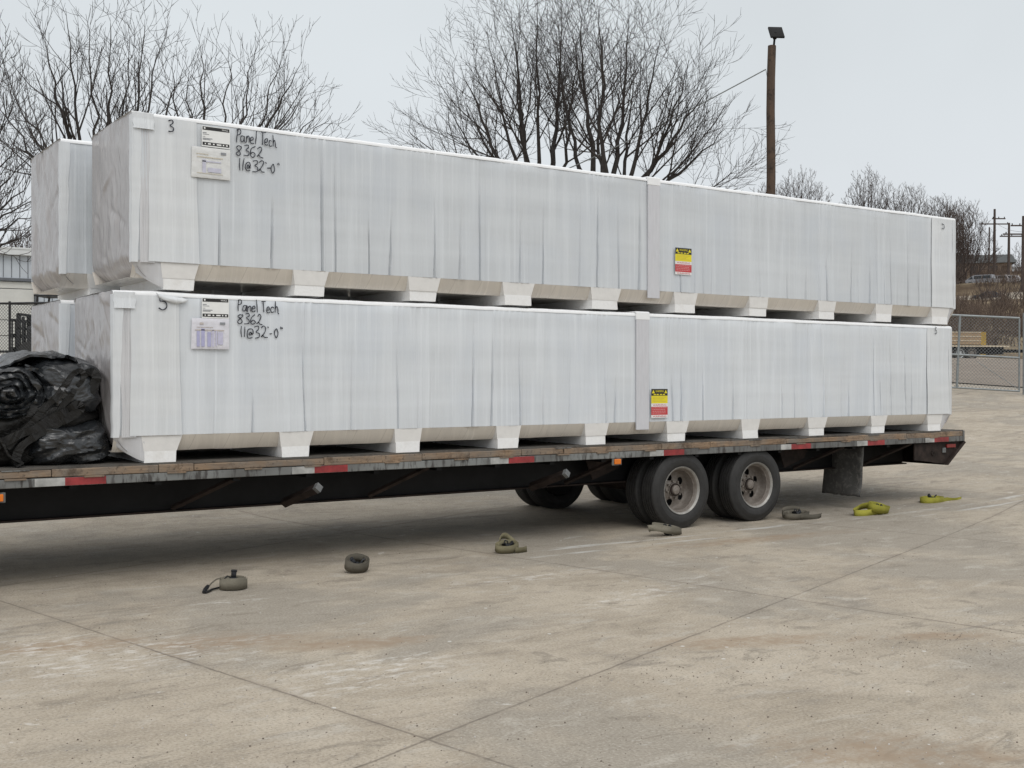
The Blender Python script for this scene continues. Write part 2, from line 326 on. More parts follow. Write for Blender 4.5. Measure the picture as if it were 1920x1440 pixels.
def concrete():
    t = NT('concrete_yard'); sep = t.n('ShaderNodeSeparateXYZ', {'Vector': t.coord()}); X, Y = sep.outputs[0], sep.outputs[1]
    n_big = t.noise(.42, 8, .62, None, .5); n_mid = t.noise(1.5, 9, .68, None, .6); n_fine = t.noise(70, 4, .7); n_med = t.noise(9, 7, .72)
    mot = t.noise(3.6, 10, .74, t.mapped((.62, 1.25, 1), rot=(0,0,R(-6)), loc=(2,9,0)), .7)
    drag = t.noise(1, 6, .66, t.mapped((.5, 1.9, 1), rot=(0,0,R(-5))), 1.1)
    drag2 = t.noise(1, 6, .75, t.mapped((1.8, 8, 1), rot=(0,0,R(-3)), loc=(5,1,0)), .6)
    c = t.ramp(n_mid, (.32, (.33,.283,.22)), (.5, (.41,.355,.282)), (.68, (.50,.44,.355)))
    c = t.mix(t.ramp(drag, (.47, 0.0), (.60, .55)), c, (.47,.413,.33))
    c = t.mix(t.ramp(n_big, (.49, 0.0), (.57, .8)), c, (.31,.28,.235))
    c = t.mix(t.ramp(mot, (.36, .8), (.45, 0.0)), c, (.25,.218,.175))
    c = t.mix(t.ramp(drag, (.34, .75), (.43, 0.0)), c, (.25,.222,.185))
    c = t.mix(t.ramp(mot, (.55, 0.0), (.65, .65)), c, (.49,.455,.395))
    c = t.mix(t.ramp(n_med, (.5, 0.0), (.72, .45)), c, (.24,.212,.175))
    c = t.mix(t.ramp(n_fine, (.50, 0.0), (.68, .65)), c, (.19,.165,.135))
    c = t.mix(t.ramp(n_fine, (.32, .55), (.46, 0.0)), c, (.53,.495,.43))
    # tan dirt swept into patches
    def blob(cx, cy, rx, ry, rot, seed):
        mp = t.n('ShaderNodeMapping', {'Vector': t.coord(), 'Location': (cx,cy,0), 'Rotation': (0,0,rot), 'Scale': (rx,ry,1)}, vector_type='TEXTURE').outputs[0]
        g = t.n('ShaderNodeTexGradient', {'Vector': mp}, gradient_type='SPHERICAL').outputs[1]
        nn = t.noise(1, 7, .75, t.mapped((1.6, 5, 1), rot=(0,0,R(20)), loc=(seed, seed*2, 0)))
        return t.math('MULTIPLY', t.ramp(t.math('MULTIPLY', t.math('ADD', g, t.math('MULTIPLY', nn, 2.0)), .5), (.66, 0.0), (.88, .75)), t.ramp(g, (0.0, 0.0), (.25, 1.0)))
    dirt = None
    for i, a in enumerate([(2.55,-3.85,.95,.28,R(-27)), (3.5,-4.35,.6,.2,R(-30)), (1.55,-5.5,.85,.42,R(-38)), (.1,-2.2,.95,.42,R(-22)), (.55,-2.55,.9,.3,R(-25)), (-.75,-1.75,.8,.35,R(-20)), (-.2,-4.7,.6,.3,R(-25)), (5.6,-.95,2.0,.25,R(-5))]):
        b = blob(*a, i*1.7); dirt = b if dirt is None else t.math('MAXIMUM', dirt, b)
    dsoft = t.math('MULTIPLY', dirt, t.ramp(n_med, (.35, .2), (.55, .95)))
    c = t.mix(dsoft, c, t.ramp(n_fine, (.3, (.25,.182,.122)), (.7, (.36,.268,.185))))
    # pale scuffs and dried mortar
    spots = t.ramp(t.noise(5.5, 6, .72, None, .4), (.64, 0.0), (.69, 1.0))
    sc1 = t.math('MULTIPLY', spots, t.ramp(t.noise(.5, 3, .5, t.mapped(loc=(8,3,0))), (.42, 0.0), (.62, 1.0)))
    lft = None
    for i, a in enumerate([(-.55,-2.2,1.3,.8,0), (.4,-3.2,1.1,.6,0), (.45,-1.05,.55,.09,R(-8)), (7.8,1.2,4.5,1.5,0), (2.7,-1.4,1.2,.25,R(-5)), (-.9,-1.7,.9,.5,0), (4.6,-4.6,.5,.2,0), (2.9,-2.4,1.5,.3,R(15))]):
        b = blob(*a, 9+i*2.3); lft = b if lft is None else t.math('MAXIMUM', lft, b)
    sc1 = t.math('MAXIMUM', sc1, t.math('MULTIPLY', lft, t.ramp(t.noise(7, 6, .75, t.mapped((1,2.2,1))), (.50, 0.0), (.61, 1.0))))
    c = t.mix(t.math('MULTIPLY', sc1, .8), c, (.68,.66,.62))
    c = t.mix(t.math('MULTIPLY', t.ramp(drag2, (.62, 0.0), (.70, .55)), t.ramp(n_big, (.4, 0.0), (.55, 1.0))), c, (.53,.515,.48))
    # worn white double line beside the wheels
    for y0, wd, a in ((-.33, .05, .8), (-.6, .04, .7)):
        dY = t.math('ABSOLUTE', t.math('SUBTRACT', t.math('ADD', Y, t.math('MULTIPLY', X, .012)), y0))
        ln = t.math('LESS_THAN', dY, wd)
        on = t.math('MULTIPLY', ln, t.math('MULTIPLY', t.ramp(t.noise(1, 6, .75, t.mapped((1.1,9,1), loc=(2,y0*9,0))), (.50, 0.0), (.60, a)), t.math('GREATER_THAN', X, 3.2)))
        c = t.mix(on, c, (.58,.575,.55))
    # specks
    vo = t.n('ShaderNodeTexVoronoi', {'Vector': t.coord(), 'Scale': 9.0}, feature='F1')
    pick = t.math('GREATER_THAN', t.n('ShaderNodeSeparateColor', {'Color': vo.outputs['Color']}).outputs[0], .80)
    sp = t.math('MULTIPLY', t.math('LESS_THAN', vo.outputs['Distance'], .055), pick)
    c = t.mix(t.math('MULTIPLY', sp, .65), c, (.085,.065,.05))
    vo2 = t.n('ShaderNodeTexVoronoi', {'Vector': t.mapped(loc=(3,7,0)), 'Scale': 6.0}, feature='F1')
    pk2 = t.math('GREATER_THAN', t.n('ShaderNodeSeparateColor', {'Color': vo2.outputs['Color']}).outputs[1], .86)
    c = t.mix(t.math('MULTIPLY', t.math('MULTIPLY', t.math('LESS_THAN', vo2.outputs['Distance'], .07), pk2), .8), c, (.66,.65,.62))
    # sawn joints (skewed slab grid measured from the photograph)
    O = Vector((3.63, -3.06)); u = Vector((math.cos(R(19.5)), math.sin(R(19.5)))); v = Vector((-math.sin(R(12)), math.cos(R(12))))
    det = u.x*v.y - u.y*v.x
    dx = t.math('SUBTRACT', X, O.x); dy = t.math('SUBTRACT', Y, O.y)
    a_ = t.math('ADD', t.math('MULTIPLY', dx, v.y/det), t.math('MULTIPLY', dy, -v.x/det))
    b_ = t.math('ADD', t.math('MULTIPLY', dx, -u.y/det), t.math('MULTIPLY', dy, u.x/det))
    wob = t.math('MULTIPLY', t.math('SUBTRACT', t.noise(6, 3, .6), .5), .022)
    jn = None
    for q, per in ((a_, 3.75), (b_, 4.75)):
        d_ = t.math('ABSOLUTE', t.math('SUBTRACT', t.math('FRACT', t.math('ADD', t.math('DIVIDE', t.math('ADD', q, wob), per), .5)), .5))
        d_ = t.math('MULTIPLY', d_, per); jn = d_ if jn is None else t.math('MINIMUM', jn, d_)
    line = t.math('MULTIPLY', t.ramp(jn, (.003, 1.0), (.010, 0.0)), t.ramp(t.noise(2.4, 4, .7), (.3, .2), (.6, .75)))
    halo = t.math('MULTIPLY', t.ramp(jn, (.0, 1.0), (.06, 0.0)), t.ramp(t.noise(3.4, 4, .7), (.42, 0.0), (.6, .45)))
    c = t.mix(halo, c, (.24,.205,.165)); c = t.mix(line, c, (.115,.095,.078))
    t.out(c, .85, 0, .25)
    b1 = t.bump(n_fine, .25, .006); b2 = t.bump(n_med, .18, .015, b1); t.bump(line, -.5, .01, b2)
    return t.m
def axis(a, b, fine0, fine1, df, dc):
    xs = []; x = a
    while x < b: xs.append(x); x += df if fine0 <= x <= fine1 else dc
    xs.append(b); return xs
gx = axis(-160, 420, -10, 40, 1.0, 14.0); gy = axis(-120, 420, -10, 40, 1.0, 14.0)
g = MB(); g.grid(lambda i, j: (gx[i], gy[j], ground_h(gx[i], gy[j]) - (.08 if tt(gx[i], gy[j]) > 32 else 0)), len(gx), len(gy))
structure(g.build('ground', concrete(), smooth=True))

t = NT('gravel'); n1 = t.noise(.7, 5, .65); n2 = t.noise(14, 5, .7); n3 = t.noise(1, 4, .6, t.mapped((.5,.5,1), rot=(0,0,.6)))
c = t.mix(t.ramp(n2, (.35, 0.0), (.7, .5)), t.ramp(n1, (.3, (.21,.175,.145)), (.7, (.28,.24,.20))), (.30,.265,.23))
c = t.mix(t.ramp(n3, (.55, 0.0), (.68, .3)), c, (.32,.295,.265)); t.out(c, .95, 0, .1); t.bump(n2, .2, .02)
ts_ = [28+2*i for i in range(32)]; ss_ = [-60+4*i for i in range(33)]
def sheet(name, mat, ts, sl, dz, rough=0):
    b = MB()
    def fn(i, j):
        x, y = from_ts(ts[i], sl[j]); z = ground_h(x, y)+dz
        if rough: z += rough*(noise.noise(Vector((x*.21, y*.21, 3)))+.6*noise.noise(Vector((x*.6, y*.6, 5))))
        return (x, y, z)
    b.grid(fn, len(ts), len(sl)); return structure(b.build(name, mat, smooth=True))
sheet('gravel_yard', t.m, ts_, ss_, .03)
t = NT('dead_grass_hillside'); n1 = t.noise(.16, 5, .65); n2 = t.noise(2.2, 6, .75)
c = t.ramp(n1, (.32, (.10,.073,.05)), (.48, (.17,.13,.088)), (.64, (.29,.235,.155)))
c = t.mix(t.ramp(n2, (.45, 0.0), (.65, .5)), c, (.10,.075,.055)); t.out(c, 1.0, 0, .1); t.bump(n2, .5, .2)
sheet('hillside', t.m, [89+3*i for i in range(80)], [-150+5*i for i in range(61)], .06, .35)

# ------------------------------------------------------------------ pebbles
rnd = random.Random(11)
pb = MB()
def pebble(x, y, r):
    z = ground_h(x, y); th = rnd.uniform(0, 6.28); vs = []
    for k in range(6):
        a = th + k*math.pi/3; q = r*rnd.uniform(.7, 1.2); vs.append((x+q*math.cos(a), y+q*math.sin(a)*.8, z-.001))
    for k in range(6):
        a = th + k*math.pi/3; q = r*rnd.uniform(.4, .75); vs.append((x+q*math.cos(a), y+q*math.sin(a)*.8, z+r*rnd.uniform(.55, .95)))
    pb.add(vs, [tuple(range(6,12))] + [(k, (k+1)%6, (k+1)%6+6, k+6) for k in range(6)])
for _ in range(1500):
    px, py = rnd.uniform(-60, 1980), 1010 + 470*rnd.random()**.8; p = onZ(px, py)
    pebble(p.x, p.y, rnd.choice((.0022,.0026,.003,.003,.004,.0055)))
for _ in range(500):
    q = rnd.random(); cx, cy = 1.5+2.6*q, -3.95-.75*q
    pebble(rnd.gauss(cx, .3), rnd.gauss(cy, .22), rnd.choice((.0025,.003,.004,.005)))
t = NT('pebble_stone'); n1 = t.noise(4, 2, .5); t.out(t.ramp(n1, (.35, (.10,.08,.06)), (.5, (.18,.15,.12)), (.64, (.55,.53,.5))), .9)
stuff(pb.build('gravel_scatter', t.m))

# ------------------------------------------------------------------ trailer
TX0, TX1, TW = -3.6, 10.11, 2.46
ZD = .868
tr = thing('flatbed_trailer', 'long black flatbed trailer with wooden deck and tandem dual wheels carrying the white bundles', 'trailer', (0, 0, 0))
b = MB(); y = .075
while y < TW-.1:                                   # lengthwise deck boards
    y1 = min(y+.16, TW-.075); b.box((TX0, y, .805), (TX1-.03, y1-.006, ZD)); y = y1
b.build('deck', M['deck'], tr)
for yy in (-.03, TW-.045):
    rr = random.Random(5); b = MB(); x = TX0
    while x < TX1:
        L = rr.uniform(.25, 1.3); x1 = min(TX1, x+L)
        b.cbox((x+.002, yy+rr.uniform(0, .006), .796+rr.uniform(-.004, .004)), (x1-.002, yy+.075, .851+rr.uniform(-.004, .004)), .006); x = x1
    b.build('wood_rail', M['woodrail'], tr)
b = MB(); b.box((TX0, -.012, .8515), (TX1, .073, .866)); b.build('top_strip', M['deck'], tr)
for yy, d in ((-.024, 1), (TW-.036, -1)):
    b = MB(); b.cbox((TX0, yy, .732), (TX1-.02, yy+.05, .793), .004); b.build('side_rail', M['rail'], tr)
rr = random.Random(3)                              # pocket plates on the rail
x = TX0+.45
while x < TX1-.3:
    b = MB(); b.cbox((x, -.036, .785), (x+.14, -.012, .797), .002); b.build('pocket_plate', M['woodrail'], tr)
    if rr.random() < .5: b = MB(); b.cbox((x-.02, -.033, .846), (x+.16, -.02, .854), .002); b.build('pocket_plate', M['rail'], tr)
    x += rr.uniform(.45, .75)
for xw0, xw1, xr1 in ((-.54,-.34,-.06), (1.36,1.55,1.84), (3.22,3.41,3.69), (5.06,5.24,5.51), (6.89,7.05,7.36), (8.12,8.30,8.60), (9.35,9.52,9.80)):
    b = MB(); b.box((xw0, -.0262, .735), (xw1, -.0245, .790)); o = b.build('reflective_tape', M['tape_w'], tr); o['label'] = 'white reflective tape'
    b = MB(); b.box((xw1, -.0262, .735), (xr1, -.0245, .790)); o = b.build('reflective_tape', M['tape_r'], tr); o['label'] = 'red reflective tape'
for yy in (.42, 1.92):                             # I-beams
    b = MB(); b.box((TX0, yy+.06, .462), (9.6, yy+.075, .80)); b.box((TX0, yy, .798), (9.6, yy+.135, .804)); b.build('main_beam', M['frame'], tr)
    b = MB(); b.box((TX0, yy, .446), (9.6, yy+.135, .46)); b.build('beam_flange', M['flange'], tr)
for k in range(23):
    x = TX0+.3+k*.6; b = MB(); b.box((x, .02, .70), (x+.05, TW-.03, .732)); b.build('cross_member', M['frame'], tr)
for xa, xb in ((.55,.95), (2.25,2.62), (4.35,4.75), (7.55,7.95), (8.75,9.15)):
    b = MB(); b.tube([(xa, .40, .48), (xb, .02, .735)], .022, 4); b.build('brace', M['flange'], tr)
def gusset(x, d):
    b = MB(); b.prism([(x,.735),(x+.5*d,.735),(x+.42*d,.60),(x+.1*d,.50)], .34, .352); b.build('gusset', M['flange'], tr)
gusset(4.55, 1); gusset(7.25, 1)
for x in (1.5, 3.96):                              # sliding chain tubes hanging at an angle
    b = MB(); p0, p1 = Vector((x-.05, .34, .47)), Vector((x+.06, -.05, .615)); d = (p1-p0).normalized()
    b.tube([p0, p1], .04, 4); o = b.build('tie_tube', M['flange'], tr)
    b = MB(); b.tube([p1-d*.006, p1+d*.03], [.041,.041], 4); b.build('tube_cap', M['dullsteel'], o)
def marker(x, z, nm='marker_light', mt='amber', y=-.03):
    b = MB(); b.cbox((x-.055, y+.012, z-.035), (x+.055, y+.03, z+.035), .004); o = b.build('light_bracket', M['rail'], tr)
    b = MB(); b.cbox((x-.04, y, z-.025), (x+.04, y+.0125, z+.025), .006); b.build('lens', M[mt], o)
marker(4.66, .70); marker(-.78, .672); 
# rear bumper and lights
for ya, yb in ((.015, .03), (TW-.06, TW-.045)):
    b = MB(); b.prism([(9.2,.72),(9.2,.53),(9.45,.505),(9.76,.465),(10.10,.715),(10.10,.731)], ya, yb); b.build('rear_side_plate', M['flange'], tr)
b = MB(); b.prism([(9.76,.455),(9.80,.45),(10.155,.715),(10.115,.735)], -.02, TW-.02); b.build('rear_bumper', M['flange'], tr)
b = MB(); b.box((TX1-.03, -.03, .735), (TX1, TW-.01, .86)); b.build('rear_sill', M['rail'], tr)
b = MB(); b.box((9.80, -.004, .66), (9.97, .0146, .70)); b.build('tail_light', M['redlens'], tr)
b = MB(); Mx = Matrix.Translation((9.55, 0.0, .60)); b.lathe([(.012,.002),(.03,.002),(.034,.008),(.036,.0145)], 20, Mx); b.lathe([(.0,.012),(.013,.012)], 16, Mx)
b.build('glad_hand', M['flange'], tr)
b = MB(); b.cbox((9.72,-.004,.60),(9.78,.0146,.66),.006); b.build('socket_box', M['dullsteel'], tr)
# mud flaps
for y0 in (.05, 1.83):
    def flap(i, j, y0=y0):
        u, v = i/14, j/20; yy = y0+u*.56; z = .715-v*.565; cx = .025*math.sin(u*3.1+.6)*v + .05*v*v
        if v > .9: z += .012*noise.noise(Vector((u*9, 2.2, y0)))
        return (8.33-cx+.02*noise.noise(Vector((u*2, v*2, y0*3))), yy + (0.035*(v<.06)*0), z)
    b = MB(); b.grid(flap, 15, 21); o = b.build('mud_flap', M['rubber_in'], tr, True); sf = o.modifiers.new('solid', 'SOLIDIFY'); sf.thickness = .012
# axles and wheels
HUB = ((5.51, .378), (6.56, .378))
for hx, hz in HUB:
    b = MB(); b.tube([(hx,.1,hz),(hx,TW-.1,hz)], .065, 16); b.build('axle', M['flange'], tr, True)
    b = MB(); b.tube([(hx-.45,.62,hz+.08),(hx-.2,.62,hz+.14),(hx,.62,hz+.16),(hx+.2,.62,hz+.14),(hx+.45,.62,hz+.08)], .035, 4); b.build('leaf_spring', M['flange'], tr)
TR_ = .380
def tyre_mesh(y0, y1, sgn):
    # y0 = outer face, y1 = inner face
    w_ = y1-y0; ri = .232
    prof = [(ri-.006, y0+.03*w_/.2), (ri, y0+.012), (ri+.02, y0+.003), (ri+.022,y0+.0015),(ri+.05, y0-.004), (ri+.075, y0-.005), (ri+.077,y0-.0025),(TR_-.045, y0+.002), (TR_-.043, y0+.004), (TR_-.022, y0+.010), (TR_-.006, y0+.018), (TR_, y0+.027)]
    ng = 4; a, bb = y0+.032, y1-.032
    for k in range(ng):
        c = a+(bb-a)*(k+.5)/ng; prof += [(TR_, c-.0065), (TR_-.011, c-.0045), (TR_-.011, c+.0045), (TR_, c+.0065)]
    prof += [(TR_, y1-.027), (TR_-.006, y1-.018), (TR_-.03, y1-.006), (ri+.05, y1), (ri, y1-.012), (ri-.006, y1-.03)]
    return prof
def wheel(hx, hz, y0, y1, near, outer):
    wh = bpy.data.objects.new('wheel', None); col.objects.link(wh); wh.parent = tr; wh.empty_display_size = .1
    Mx = Matrix.Translation((hx, 0, hz)); flip = 1 if near else -1
    b = MB(); b.lathe(tyre_mesh(y0, y1, 1), 72, Mx); b.build('tyre', M['rubber'], wh, True)
    f = y0 if near else y1; s = flip
    lip = [(.219, f+s*.020), (.228, f+s*.006), (.236, f+s*.002), (.238, f+s*.010), (.232, f+s*.02)]
    b = MB(); b.lathe(lip, 64, Mx); b.build('rim_lip', M['rim_lip'], wh, True)
    b = MB(); b.lathe([(.219, f+s*.020), (.212, f+s*.03), (.205, f+s*.05), (.200,f+s*.053), (.200, f+s*.12), (.192, f+s*.15),(.180,f+s*.162)], 64, Mx)
    # dished disc with round hand holes
    nr, na = 26, 150; rs = [.062+(.180-.062)*i/(nr-1) for i in range(nr)]
    def dz(r): return f+s*(.162 - .034*math.exp(-((r-.062)/.06)**2))
    vs = [(hx+r*math.cos(6.28318*j/na), dz(r), hz+r*math.sin(6.28318*j/na)) for j in range(na) for r in rs]
    ph = .65 if hx < 6 else .3; fs = []
    for j in range(na):
        for i in range(nr-1):
            r = (rs[i]+rs[i+1])/2; th = 6.28318*(j+.5)/na; hole = False
            for k in range(5):
                ha = ph + k*6.28318/5
                if (r*math.cos(th)-.136*math.cos(ha))**2 + (r*math.sin(th)-.134*math.sin(ha))**2 < .037**2: hole = True
            if not hole: fs.append((j*nr+i, j*nr+i+1, ((j+1)%na)*nr+i+1, ((j+1)%na)*nr+i))
    b.add(vs, fs)
    rim = b.build('rim', M['rim'], wh, 35)
    if outer:
        b = MB(); b.lathe([(.070, f+s*.13), (.068, f+s*.112), (.05, f+s*.105), (.046, f+s*.085), (.036, f+s*.078), (.0, f+s*.076)], 32, Mx); b.build('hub', M['rim'], wh, 35)
        for k in range(8):
            a = k*math.pi/4+.2; q = Vector((hx+.088*math.cos(a), f+s*.14, hz+.088*math.sin(a))); b = MB(); b.tube([q, q-Vector((0, s*.028, 0))], .011, 6); b.build('lug_nut', M['rim'], wh)
    b = MB(); b.lathe([(.0, f+s*.197), (.215, f+s*.197)], 40, Mx); b.build('dark_void_disc', M['dark'], wh)  # near-black disc paints the dark void seen through the hand holes
for hx, hz in HUB:
    wheel(hx, hz, .0, .2, True, True); wheel(hx, hz, .245, .44, True, False)
    wheel(hx, hz, TW-.2, TW, False, True); wheel(hx, hz, TW-.445, TW-.25, False, False)

# ------------------------------------------------------------------ bundles
def strokes_mesh(b, lines, X, Z, s, wd, y, slant=.0, sx=1.0):
    """lines: polylines in a unit-high box -> flat pen ribbons on the plane Y=y facing -Y"""
    for pl in lines:
        pts = [Vector((X+(p[0]*sx+slant*p[1])*s, 0, Z+p[1]*s)) for p in pl]
        if len(pts) > 2:                            # Catmull-Rom
            q = [pts[0]*2-pts[1]]+pts+[pts[-1]*2-pts[-2]]; out = []
            for i in range(1, len(q)-2):
                for k in range(5):
                    u = k/5; out.append(.5*((2*q[i])+(q[i+1]-q[i-1])*u+(2*q[i-1]-5*q[i]+4*q[i+1]-q[i+2])*u*u+(3*q[i]-q[i-1]-3*q[i+1]+q[i+2])*u**3))
            pts = out+[pts[-1]]
        vs = []
        for i, p in enumerate(pts):
            tg = pts[min(i+1, len(pts)-1)]-pts[max(i-1, 0)]; tg.normalize(); nn = Vector((-tg.z, 0, tg.x))*wd/2*(.95+.15*math.sin(i*.9+X*50))
            for q_ in (p+nn, p-nn): vs.append((q_.x, y, q_.z))
        b.add(vs, [(2*i, 2*i+1, 2*i+3, 2*i+2) for i in range(len(pts)-1)])
G = {
 'P': [[(.12,1),(.10,.5),(.14,0)], [(0,.93),(.3,1.0),(.5,.85),(.4,.62),(.12,.5)]],
 'a': [[(.48,.5),(.2,.52),(.05,.25),(.18,.02),(.42,.18),(.5,.5)], [(.5,.5),(.5,.15),(.64,.03)]],
 'n': [[(.05,.52),(.08,.0)], [(.08,.35),(.28,.55),(.42,.4),(.45,.02)]],
 'e': [[(.08,.25),(.42,.32),(.36,.55),(.12,.45),(.1,.12),(.3,0),(.5,.1)]],
 'l': [[(.1,1.0),(.12,.5),(.13,0)]],
 'T': [[(.25,.92),(.26,.5),(.25,0)], [(.0,.98),(.3,.94),(.55,.98)]],
 'c': [[(.45,.45),(.25,.55),(.08,.3),(.2,.03),(.48,.1)]],
 'h': [[(.08,1.02),(.1,.5),(.1,0)], [(.1,.3),(.3,.52),(.42,.3),(.45,-.02),(.58,-.1)]],
 '8': [[(.5,.92),(.25,1.0),(.05,.82),(.3,.55),(.5,.25),(.3,.0),(.08,.2),(.3,.52),(.52,.8),(.5,.95)]],
 '3': [[(.05,.9),(.35,1.0),(.45,.78),(.2,.52),(.48,.35),(.42,.05),(.05,.0)]],
 '6': [[(.42,1.0),(.12,.65),(.05,.2),(.28,0),(.5,.22),(.3,.42),(.1,.25)]],
 '2': [[(.05,.75),(.25,1.0),(.46,.78),(.25,.3),(.02,.03),(.2,.18),(.35,.02),(.62,.02)]],
 '1': [[(.1,1.0),(.1,.5),(.12,0)]],
 '@': [[(.42,.42),(.28,.55),(.2,.3),(.35,.25),(.45,.5),(.5,.3),(.6,.38)], [(.6,.38),(.5,.75),(.15,.7),(.0,.3),(.2,.0),(.55,.08)]],
 "'": [[(.05,1.05),(.14,.88)]],
 '-': [[(.0,.42),(.3,.44)]],
 '0': [[(.28,.88),(.06,.5),(.2,.02),(.46,.4),(.3,.88)]],
 '"': [[(.05,1.05),(.08,.85)], [(.2,1.08),(.22,.85)]],
 '5': [[(.12,1.0),(.1,.62)], [(.1,.62),(.4,.55),(.5,.25),(.3,.0),(.0,.1)], [(.12,1.0),(.5,.98)]],
 '5q': [[(.12,1.0),(.13,.78)], [(.12,.78),(.6,.72),(.72,.3),(.4,.02),(.02,.18)]],
}
ADV = {'P':.62,'a':.66,'n':.58,'e':.55,'l':.3,'T':.55,'c':.52,'h':.6,'8':.66,'3':.62,'6':.64,'2':.66,'1':.32,'@':.72,"'":.22,'-':.42,'0':.6,'"':.3,'5':.6,' ':.45}
def write(b, text, X, Z, s, wd, y, seed=0, width=None):
    rr = random.Random(seed); tot = sum(ADV[c] for c in text); k = (width/(tot*s)) if width else 1; x = X
    for c in text:
        if c != ' ': strokes_mesh(b, [[(p_[0]+rr.gauss(0,.025), p_[1]+rr.gauss(0,.025)) for p_ in ln] for ln in G[c]], x, Z+rr.uniform(-.04, .04)*s, s*rr.uniform(.92, 1.08), wd, y, .04+rr.uniform(-.08,.08), k)
        x += ADV[c]*s*k
def font_mesh(text, X, Z, h, y, width=None):
    cu = bpy.data.curves.new('lettering', 'FONT'); cu.body = text; cu.size = 1; cu.align_x = 'CENTER'; cu.resolution_u = 2
    o = bpy.data.objects.new('lettering', cu); col.objects.link(o); dg = bpy.context.evaluated_depsgraph_get(); dg.update()
    me = bpy.data.meshes.new_from_object(o.evaluated_get(dg)); vs = [v.co.copy() for v in me.vertices]; fs = [tuple(p.vertices) for p in me.polygons]
    bpy.data.objects.remove(o); bpy.data.meshes.remove(me)
    mxx = max(v.x for v in vs); mn = min(v.x for v in vs); hy = max(v.y for v in vs); k = h/hy; kx = (width/(mxx-mn)) if width else k
    b = MB(); b.add([(X+(v.x-(mxx+mn)/2)*kx, y, Z+v.y*k) for v in vs], fs); return b
def pl(b, x0, z0, x1, z1, y, th=.0008): return b.box((x0, y, z0), (x1, y+th, z1))

